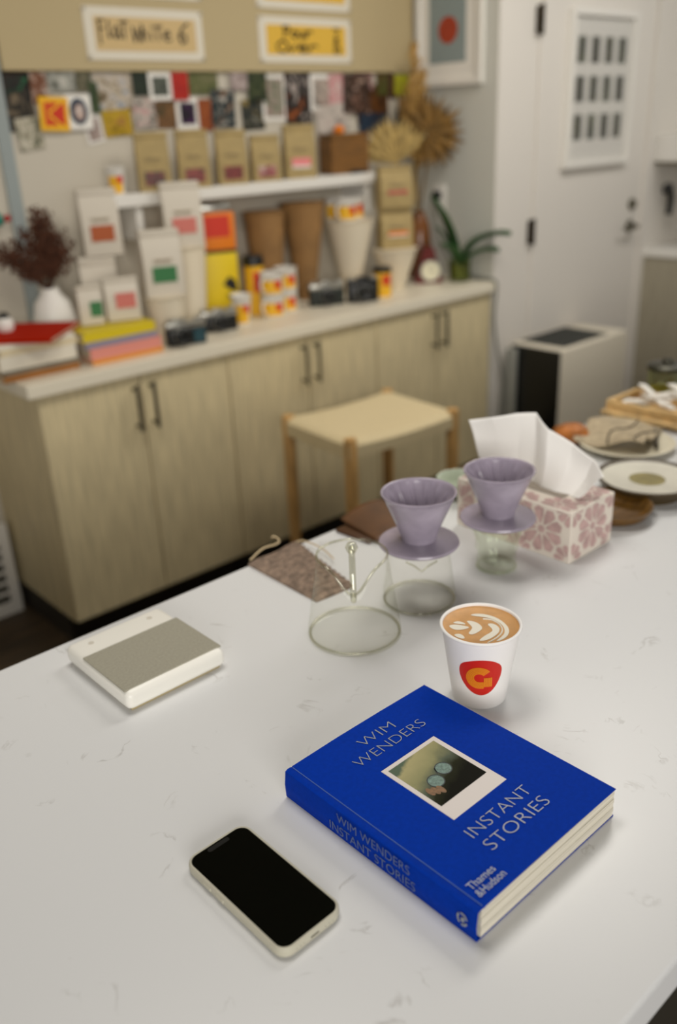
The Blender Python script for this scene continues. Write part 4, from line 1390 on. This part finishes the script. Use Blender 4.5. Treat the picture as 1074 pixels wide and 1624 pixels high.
def wrap(pts2, off):
    out = []
    for (u, v) in pts2:
        rr = r0 + (r1 - r0) * (v / ch) + off
        a = EA + u / rr
        out.append((rr * math.cos(a), rr * math.sin(a), v))
    return out


def filled_wrap(outline, off, cx, cz, rings=5):
    n = len(outline)
    mb = MB()
    vs = [wrap([(cx, cz)], off)[0]]
    for k in range(1, rings + 1):
        f = k / rings
        vs += wrap([(cx + (p[0] - cx) * f, cz + (p[1] - cz) * f) for p in outline], off)
    fs = [(0, 1 + i, 1 + (i + 1) % n) for i in range(n)]
    for k in range(rings - 1):
        for i in range(n):
            j = (i + 1) % n
            fs.append((1 + k * n + i, 1 + (k + 1) * n + i, 1 + (k + 1) * n + j, 1 + k * n + j))
    return mb.add(vs, fs)


ez = .0490
shield = chaikin([(-.0240, .0165), (-.010, .0250), (.002, .0275), (.014, .0250), (.0250, .0150), (.0235, -.002), (.0140, -.0215), (.0015, -.0285), (-.0120, -.0215), (-.0235, -.003)], 3)
shield = [(a * 1.10, b + ez) for a, b in shield]
em = filled_wrap(shield, .0004, 0, ez).build('emblem', pm('emblem_red', (206, 30, 16), 0.4), t)
gm_ = MB()
og = pm('emblem_orange', (236, 140, 20), 0.4)
for k in range(5):      # concentric strokes forming the letter
    ra, rb = .0062 + k * .0020, .0062 + k * .0020 + .00165
    n = 30
    for q in range(n):
        a0 = math.radians(38) + (math.radians(270) - math.radians(38)) * q / n
        a1 = math.radians(38) + (math.radians(270) - math.radians(38)) * (q + 1) / n
        pts = [(ra * math.cos(a0) - .001, ez + ra * math.sin(a0)), (rb * math.cos(a0) - .001, ez + rb * math.sin(a0)), (rb * math.cos(a1) - .001, ez + rb * math.sin(a1)), (ra * math.cos(a1) - .001, ez + ra * math.sin(a1))]
        gm_.add(wrap(pts, .0009), [(0, 1, 2, 3)])
    xo = .0062 + k * .0020
    # strokes turn the corner and rise as the bar of the letter
    for (p, q2) in (((-.001, ez - rb), (.0045 + xo * .0, ez - ra)),):
        gm_.add(wrap([(p[0], p[1]), (q2[0], p[1]), (q2[0], q2[1]), (p[0], q2[1])], .0009), [(0, 1, 2, 3)])
    xa = .0046 + k * .0020
    gm_.add(wrap([(xa, ez - .0135), (xa + .00165, ez - .0132), (xa + .00165, ez + .0005), (xa, ez + .0005)], .0010), [(0, 1, 2, 3)])
gm_.build('emblem_letter', og, em)

# ------------------------------------------------------------------ white box with grey panel
t = thing('white_box', 'flat white box with a grey panel on its top', 'box', (.4695, .930, T))
MB().rbox(-.0735, .0735, -.082, .082, .003, .029, .009, 4).build('body', pm('white_box_gloss', (242, 240, 232), 0.35), t, 40)
MB().rbox(-.0665, .0665, -.076, .076, 0, .004, .001, 1).build('foot', pm('tan_base', (176, 160, 120), 0.8), t)
MB().rbox(-.0715, .0725, -.0735, .0335, .0275, .0300, .0010, 2).build('grey_panel', pm('warm_grey_panel', (158, 154, 138), 0.6, var=.05, scale=300), t)
for (x, y) in ((-.045, .060), (.045, .060)):
    MB().lathe([(0, .0288), (.004, .0288), (.004, .0294), (0, .0294)], 16, (x, y, 0)).build('stud', pm('faint_grey', (206, 200, 188), 0.4), t)

# ------------------------------------------------------------------ woven pouch and brown leather
t = thing('woven_pouch', 'grey brown woven pouch with string ties at the table edge', 'pouch', (.79, .985, T))
pch = pm('woven_grey_brown', (142, 122, 106), 0.9, var=.25, scale=90, bump=.5, bscale=220)
cs = [Vector((-.048, .080)), Vector((-.052, -.094)), Vector((.018, -.100)), Vector((.062, .086))]


def pouch_fn(u, v):
    a = cs[0].lerp(cs[3], u)
    b = cs[1].lerp(cs[2], u)
    p = a.lerp(b, v)
    e = max(abs(2 * u - 1), abs(2 * v - 1))
    zz = .0035 + .0085 * (1 - e ** 4) + .0008 * math.sin(u * 60) * math.sin(v * 80) + .0012 * math.sin(u * 9 + v * 5)
    return (p.x, p.y, zz)


pb = MB().grid(pouch_fn, 40, 56)
bl = [pouch_fn(u, v) for (u, v) in [(i / 10, 0) for i in range(10)] + [(1, i / 10) for i in range(10)] + [(1 - i / 10, 1) for i in range(10)] + [(0, 1 - i / 10) for i in range(10)]]
pb.add(bl + [(p[0], p[1], 0) for p in bl], [(i, (i + 1) % 40, 40 + (i + 1) % 40, 40 + i) for i in range(40)] + [tuple(range(40, 80))])
pb.build('cloth', pch, t, 60)
for k in range(12):      # woven rows
    v = .06 + k * .08
    pts = [tuple(Vector(pouch_fn(u / 20, v)) + Vector((0, 0, .0006))) for u in range(21)]
    MB().tube(pts, .0016, 6).build('rib', pch, t)
stg = pm('cream_string', (196, 176, 140), 0.9)
MB().tube(smooth_path([(-.044, .078, .009), (-.010, .088, .014), (.020, .092, .010), (.030, .094, .012), (.026, .100, .020), (.018, .098, .022)]), .0017, 6).build('string', stg, t)
MB().tube(smooth_path([(.050, .075, .009), (.062, .066, .010), (.060, .02, .012), (.050, -.02, .010)]), .0014, 6).build('string', stg, t)

t = thing('leather_wallet', 'dark brown folded leather holder behind the glass server', 'leather', (.982, 1.028, T), math.radians(3))
lth = pm('dark_brown_leather', (94, 60, 28), 0.5, var=.15, scale=20, bump=.1, bscale=200)
lw = MB()
lw.rbox(-.055, .052, -.050, .030, .000, .006, .002, 2)
lw.build('lower_flap', pm('brown_leather_lower', (74, 44, 16), 0.5), t, 40)


def flap(u, v):
    return (-.046 + .105 * u + .018 * v, -.062 + .105 * v, .0065 + .018 * math.sin(u * 1.9 + .5) * (0.5 + .5 * v) - .004)


MB().grid(flap, 16, 12).build('upper_flap', lth, t, 60, .003)

# ------------------------------------------------------------------ glass servers
CAMDIR = math.atan2(-.789, -.720)


def angd(a, b):
    return (a - b + PI) % (2 * PI) - PI


def server(label, x, y, h, rb, rt, dip, handle):
    t = thing('glass_server', label, 'glass server', (x, y, T), 0, 'clear glass coffee servers')
    prof = [(0, .0015), (rb * .80, .0012), (rb * .95, .0025), (rb, .007), (rb * .995, .014)]
    for k in range(1, 13):
        f = k / 12
        prof.append((rb + (rt - rb) * (f ** .92), .014 + (h - .014) * f))

    def fz(th, r, z):
        f = max(0, (z - h * .45) / (h * .55))
        return z - dip * f * f * math.exp(-(angd(th, CAMDIR) / .46) ** 2)
    MB().lathe(prof, 72, fz=fz).build('body', M['glass'], t, 60)
    rim = [(rt * math.cos(a), rt * math.sin(a), fz(a, rt, h)) for a in [2 * PI * i / 72 for i in range(72)]]
    MB().tube(rim, .0019, 8, True).build('rim', M['glassrim'], t, 60)
    base = [((rb - .002) * math.cos(2 * PI * i / 72), (rb - .002) * math.sin(2 * PI * i / 72), .0035) for i in range(72)]
    MB().tube(base, .0020, 8, True).build('base_ring', M['glassrim'], t, 60)
    if handle:
        c, s = math.cos(CAMDIR), math.sin(CAMDIR)
        pts = [((rt + q) * c, (rt + q) * s, zz) for q, zz in ((-.001, h - dip), (.008, h - dip - .003), (.014, h - dip + .012), (.012, h - dip * .4), (.004, h + .004), (-.010, h + .018), (-.022, h + .022))]
        MB().tube(smooth_path(pts), .0042, 10).build('handle', M['glassrim'], t, 60)
        MB().lathe([(0, -.008), (.006, -.006), (.0085, 0), (.006, .006), (0, .008)], 16, ((rt - .024) * c, (rt - .024) * s, h + .022)).build('knob', M['glassrim'], t, 60)
    if not handle:
        c, s = math.cos(CAMDIR), math.sin(CAMDIR)
        q = [(-.022, h - .004), (-.010, h - .011), (0, h - .020), (.010, h - .011), (.022, h - .004)]
        MB().tube([(rt * 1.04 * c - o_ * s, rt * 1.04 * s + o_ * c, zz) for o_, zz in q], .0016, 8).build('spout_lip', M['glassrim'], t, 60)
    return t


server('empty clear glass server with a drooping lip, nearest the woven pouch', .7201, .7893, .121, .0645, .0480, .036, True)
server('clear glass server under the left lavender dripper', .8502, .7871, .089, .0535, .0430, .0, False)


# ------------------------------------------------------------------ lavender drippers
def dripper(label, x, y, z):
    t = thing('dripper', label, 'dripper', (x, y, z), 0, 'lavender ceramic drippers')
    MB().lathe([(.014, 0), (.030, -.0), (.050, .002), (.0565, .0035), (.0585, .0060), (.0575, .0085), (.050, .0095), (.034, .0100), (.024, .0125), (.014, .0125)], 64).build('plate', M['lav'], t, 50)
    H = .084
    prof = [(.0255, .012), (.0262, .017), (.0285, .024), (.0315, .032)]
    for k in range(1, 9):
        f = k / 8
        prof.append((.0315 + (.0525 - .0315) * f, .032 + (H - .034) * f))
    prof += [(.0540, H - .001), (.0538, H + .0008), (.0520, H + .0010), (.0500, H - .001)]
    no = len(prof)
    for k in range(0, 11):
        f = k / 10
        prof.append((.0495 + (.0110 - .0495) * f, H - .004 + (.014 - H + .004) * f))

    def fr(th, r, zz):
        # spiral ribs inside only
        i = fr.inner
        if (r, zz) in i:
            f = i[(r, zz)]
            a = th * 14 + f * 3.2
            return r - (.0046 * max(0.0, math.sin(a)) ** 1.5 if 0 < f < 1 else 0) * (1 - .4 * f)
        return r
    fr.inner = {prof[no + k]: k / 10 for k in range(11)}
    MB().lathe(prof, 192, fr=fr).build('cone', M['lav'], t, 60)
    return t


dripper('lavender ceramic dripper on the glass server, nearer the brown leather', .8502, .7871, T + .0885)
dripper('lavender ceramic dripper on the fluted glass, in front of the tissue', 1.0093, .7688, T + .0805)

# fluted tumbler
t = thing('tumbler', 'fluted green tinted tumbler under the right lavender dripper', 'glass', (1.0093, .7688, T))


def flute(th, r, z):
    return r * (1 + .035 * math.cos(th * 10) * (1 if .012 < z < .07 else .3))


tp = [(0, .002), (.028, .001), (.0305, .004), (.0305, .020), (.0285, .026), (.0300, .032), (.0335, .038), (.0315, .046), (.0345, .056), (.0380, .066), (.0385, .079), (.0375, .080), (.0365, .079), (.0355, .066), (.0325, .056), (.0285, .046), (.0270, .036), (.0260, .022), (.022, .012), (0, .011)]
MB().lathe(tp, 80, fr=flute).build('body', M['tumbler'], t, 60)
MB().tube([(.0298 * math.cos(2 * PI * i / 60), .0298 * math.sin(2 * PI * i / 60), .004) for i in range(60)], .0028, 8, True).build('foot_ring', M['tumbler'], t, 60)

# celadon bowl behind
t = thing('celadon_bowl', 'small pale green bowl behind the left dripper', 'bowl', (1.196, 1.000, T))
MB().lathe([(0, .002), (.018, 0), (.022, .001), (.040, .022), (.0445, .036), (.0455, .037), (.043, .036), (.037, .022), (.018, .005), (0, .004)], 40).build('body', pm('celadon_glaze', (190, 200, 180), 0.25), t, 60)

# ------------------------------------------------------------------ tissue box and tissue
TX0, TX1, TY0, TY1, TH_ = 1.092, 1.212, .690, .920, .088
t = thing('tissue_box', 'white tissue box printed with mauve flowers', 'tissue box', ((TX0 + TX1) / 2, (TY0 + TY1) / 2, T))
hx, hy = (TX1 - TX0) / 2, (TY1 - TY0) / 2
MB().rbox(-hx, hx, -hy, hy, 0, TH_, .0018, 2).build('box', pm('box_card', (226, 216, 204), 0.6), t)
mauve = pm('mauve_print', (196, 164, 160), 0.6, var=.10, scale=60)


def flower(mb, place, cu, cv, R0, lim, n=9):
    """petals as flat shapes; place(u,v)->xyz, clipped to the face by lim"""
    (ua, ub), (va, vb) = lim
    for k in range(n):
        a = 2 * PI * k / n
        pts = []
        for (rr, da) in ((.24, -.10), (.60, -.31), (.90, -.27), (1.02, 0), (.90, .27), (.60, .31), (.24, .10)):
            u = cu + R0 * rr * math.cos(a + da)
            v = cv + R0 * rr * math.sin(a + da)
            pts.append((min(max(u, ua), ub), min(max(v, va), vb)))
        us, vs_ = [p[0] for p in pts], [p[1] for p in pts]
        if max(us) - min(us) < .002 or max(vs_) - min(vs_) < .002:
            continue
        mb.add([place(u, v) for u, v in pts], [tuple(range(7))])
    pts = [(cu + R0 * .17 * math.cos(2 * PI * i / 10), cv + R0 * .17 * math.sin(2 * PI * i / 10)) for i in range(10)]
    if all(ua <= p[0] <= ub and va <= p[1] <= vb for p in pts):
        mb.add([place(u, v) for u, v in pts], [tuple(range(10))])


e = .0006
fp = MB()
left = lambda u, v: (-hx - e, u, v)            # faces -x
front = lambda u, v: (u, -hy - e, v)           # faces -y
topf = lambda u, v: (u, v, TH_ + e)
limL = ((-hy + .003, hy - .003), (.003, TH_ - .003))
limF = ((-hx + .003, hx - .003), (.003, TH_ - .003))
limT = ((-hx + .003, hx - .003), (-hy + .003, hy - .003))
for (u, v, r) in ((-.060, .046, .040), (.030, .046, .040), (.112, .046, .036), (-.112, .006, .026), (-.016, .0, .026), (-.016, .088, .026), (-.112, .088, .026), (.074, .0, .026), (.074, .088, .024)):
    flower(fp, left, u, v, r, limL)
for (u, v, r) in ((.000, .048, .040), (-.055, .008, .026), (.055, .010, .028), (-.056, .088, .026), (.056, .088, .026)):
    flower(fp, front, u, v, r, limF)
for (u, v, r) in ((-.044, -.080, .030), (.044, -.080, .032), (0, -.108, .024), (-.056, -.020, .026), (.056, -.02, .026), (-.056, .05, .028), (.056, .05, .028), (-.03, .1, .026), (.035, .1, .028)):
    flower(fp, topf, u, v, r, limT)
fp.build('floral_print', mauve, t)
MB().box(-.020, .020, -.070, .070, TH_ + .0008, TH_ + .0012).build('slot', pm('slot_shadow_card', (150, 140, 128), 0.8), t)

# tissue: a folded sheet standing out of the slot
keys = [  # bottom point, top point along the sheet
    ((1.128, .880, .982), (1.096, .905, 1.094)),
    ((1.136, .860, .986), (1.112, .872, 1.101)),
    ((1.152, .835, .986), (1.140, .838, 1.108)),
    ((1.162, .808, .986), (1.158, .810, 1.110)),
    ((1.150, .785, .986), (1.146, .775, 1.092)),
    ((1.146, .760, .986), (1.160, .735, 1.072)),
    ((1.150, .735, .986), (1.164, .700, 1.053)),
    ((1.140, .715, .992), (1.150, .674, 1.036)),
]


def tissue_fn(u, v):
    s = u * (len(keys) - 1)
    i = min(int(s), len(keys) - 2)
    f = s - i
    f = f * f * (3 - 2 * f) if i not in (2, 3) else f
    a = Vector(keys[i][0]).lerp(Vector(keys[i + 1][0]), f)
    b = Vector(keys[i][1]).lerp(Vector(keys[i + 1][1]), f)
    p = a.lerp(b, v)
    p.x += .008 * math.sin(v * PI) * math.sin(u * 9.0) + .0015 * math.sin(u * 22) * v
    p.y += .004 * math.sin(v * 5 + u * 4)
    return p


o = tag(MB().grid(tissue_fn, 56, 20).build('tissue', pm('tissue_paper', (244, 242, 238), 0.9), None, 60, .0006), 'large white tissue pulled up out of the flowered box', 'tissue')

# ------------------------------------------------------------------ dishes and tray at the far right
t = thing('wooden_dish', 'shallow brown wooden dish beside the tissue box', 'dish', (1.300, .745, T))
MB().lathe([(0, 0), (.046, 0), (.060, .006), (.070, .020), (.071, .024), (.068, .024), (.058, .010), (.045, .006), (0, .005)], 44).build('body', pm('brown_dish_wood', (100, 70, 26), 0.4, var=.2, scale=14, stretch=(1, 6, 1)), t, 60)

t = thing('glazed_plate', 'dark rimmed white glazed plate with an olive centre', 'plate', (1.437, .755, T))
MB().lathe([(0, .006), (.050, .006), (.058, 0), (.064, 0), (.066, .008), (.084, .022), (.092, .030), (.0925, .033), (.090, .034), (.082, .029), (.070, .0275)], 60).build('body', pm('dark_olive_rim', (70, 56, 30), 0.4), t, 60)
MB().lathe([(.083, .0302), (.070, .0280), (.034, .0262), (.032, .0261)], 60).build('white_glaze', pm('white_glaze', (214, 210, 196), 0.3, var=.05, scale=20), t, 60)
MB().lathe([(.0325, .0262), (.018, .0255), (0, .0253)], 48).build('olive_centre', pm('olive_glaze', (140, 128, 74), 0.4, var=.15, scale=60), t, 60)

t = thing('cream_plate', 'cream plate holding a folded linen napkin', 'plate', (1.628, .912, T))
MB().lathe([(0, .004), (.060, .004), (.066, 0), (.072, .001), (.096, .012), (.100, .016), (.097, .017), (.070, .007), (0, .006)], 52).build('body', pm('cream_glaze', (212, 204, 180), 0.35), t, 60)
t = thing('linen_napkin', 'crumpled grey beige linen napkin with dark edging on the cream plate', 'napkin', (1.642, .938, T + .010))
lin_ = pm('linen', (176, 160, 132), 0.9, var=.1, scale=60)


def nap(u, v):
    x, y = (u - .5) * .15, (v - .5) * .14
    zz = .006 + .010 * math.sin(u * 5 + 1) * math.cos(v * 4) + .005 * math.sin(u * 11 + v * 7) + .010
    return (x - .3 * y, y + .25 * x, max(.002, zz))


MB().grid(nap, 28, 26).build('cloth', lin_, t, 60, .0025)
for vv in (.12, .48):
    MB().tube([tuple(Vector(nap(q / 24, vv + .1 * math.sin(q / 5))) + Vector((0, 0, .002))) for q in range(25)], .0018, 6).build('dark_edging', pm('edging', (70, 62, 46), 0.9), t)
t = thing('butter_knife', 'dark metal knife resting on the cream plate', 'knife', (1.668, .866, T + .0155), math.radians(30))
MB().tube([(-.050, 0, .003), (-.02, 0, .004), (.0, .0, .004)], .0045, 8).build('handle', M['bronze'], t, 50)
MB().prism([(0, -.004), (.05, -.006), (.066, -.001), (.062, .004), (0, .004)], .003, .005).build('blade', M['steel'], t)

tag(MB().lathe([(0, 0), (.030, .002), (.040, .014), (.034, .030), (.016, .037), (0, .038)], 32, (1.592, 1.022, T), fr=lambda th, r, z: r * (1 + .10 * math.sin(th * 3 + .5) + .05 * math.sin(th * 7))).build('pastry', pm('orange_crust', (164, 96, 30), 0.6, var=.3, scale=40, bump=.4, bscale=80), None, 60),
    'orange brown pastry between the tissue and the cream plate', 'pastry')
tag(MB().lathe([(0, 0), (.020, 0), (.026, .012), (.024, .024), (.018, .026), (0, .022)], 28, (1.270, 1.030, T)).build('copper_dish', pm('copper_brown', (150, 76, 34), 0.25, metal=.5), None, 60),
    'tiny copper brown dish just behind the right dripper', 'dish')

# pale wooden tray with wrapped sachets
t = thing('wooden_tray', 'pale wooden tray of white sachets at the far end of the table', 'tray', (1.862, .942, T))
wk = pm('pale_wicker', (206, 172, 116), 0.7, var=.18, scale=40, stretch=(1, 1, 6), bump=.3, bscale=120)
MB().rbox(-.062, .062, -.120, .120, .004, .012, .003, 2).build('tray_base', wk, t)
for (a, b, c, d) in ((-.067, .067, -.125, -.113), (-.067, .067, .113, .125), (-.067, -.057, -.113, .113), (.057, .067, -.113, .113)):
    MB().rbox(a, b, c, d, 0, .038, .003, 2).build('side', wk, t)
MB().rbox(-.088, -.066, -.125, .125, .008, .018, .003, 2).build('lip', wk, t)
rs = random.Random(5)
wrap_m = pm('sachet_paper', (232, 228, 220), 0.5)
grey_m = pm('grey_sachet', (150, 150, 144), 0.5)
spots = [(.0, .085, 78, 1, 'grey sachet stick at the left end of the wooden tray'), (.005, .060, -62, 0, 'white sachet stick sloping beside the grey one in the tray'),
         (-.012, .022, 70, 0, 'white sachet stick in the middle layer of the tray'), (.012, -.010, -75, 0, 'white sachet stick on the right half of the tray'),
         (-.010, -.050, 82, 0, 'white sachet stick near the right end of the tray'), (.0, .045, 60, 0, 'topmost white sachet stick on the tray pile'),
         (.006, .0, -55, 0, 'white sachet stick crossing the top of the tray pile'), (-.004, -.035, 66, 0, 'white sachet stick on top at the right of the pile')]
for k, (x, y, a, gk, lab) in enumerate(spots):
    zz = T + .021 + .0095 * (k % 5 if k < 5 else k - 2)
    s = thing('sachet', lab, 'sachet', (1.862 + x, .942 + y, zz), math.radians(a), 'sachets in the wooden tray')
    s.rotation_euler = (math.radians(rs.uniform(-10, 10)), math.radians(rs.uniform(-14, -4)), math.radians(a))
    MB().rbox(-.045, .045, -.009, .009, -.004, .004, .003, 2).build('wrapper', grey_m if gk else wrap_m, s, 40)
    for sx in (-1, 1):
        MB().box(sx * .049 - .005, sx * .049 + .005, -.009, .009, -.0006, .0006).build('crimp', grey_m if gk else wrap_m, s)

t = thing('glass_jar', 'glass jar with dark rim behind the sachets', 'jar', (1.972, 1.016, T))
MB().lathe([(0, .002), (.036, 0), (.040, .004), (.042, .070), (.041, .085)], 36).build('body', thin_glass('jar_glass', (226, 228, 206), edge=(190, 196, 170), edge_amt=.6, base_refl=.10), t, 60)
MB().lathe([(.0415, .083), (.046, .084), (.047, .092), (.042, .096), (.012, .098), (.010, .108), (0, .109)], 36).build('lid', pm('dark_lid', (54, 52, 40), 0.35, metal=.6), t, 50)
MB().lathe([(0, .004), (.036, .004), (.037, .035), (0, .040)], 24).build('contents', pm('yellow_contents', (190, 174, 60), 0.8, var=.4, scale=50), t, 50)
tag(MB().lathe([(0, 0), (.028, 0), (.032, .05), (.0335, .075), (.031, .075), (.026, .006), (0, .005)], 32, (1.668, .782, T)).build('grey_beaker', pm('grey_ceramic', (160, 154, 144), 0.5), None, 60),
    'grey ceramic beaker at the right edge between plate and tray', 'cup')
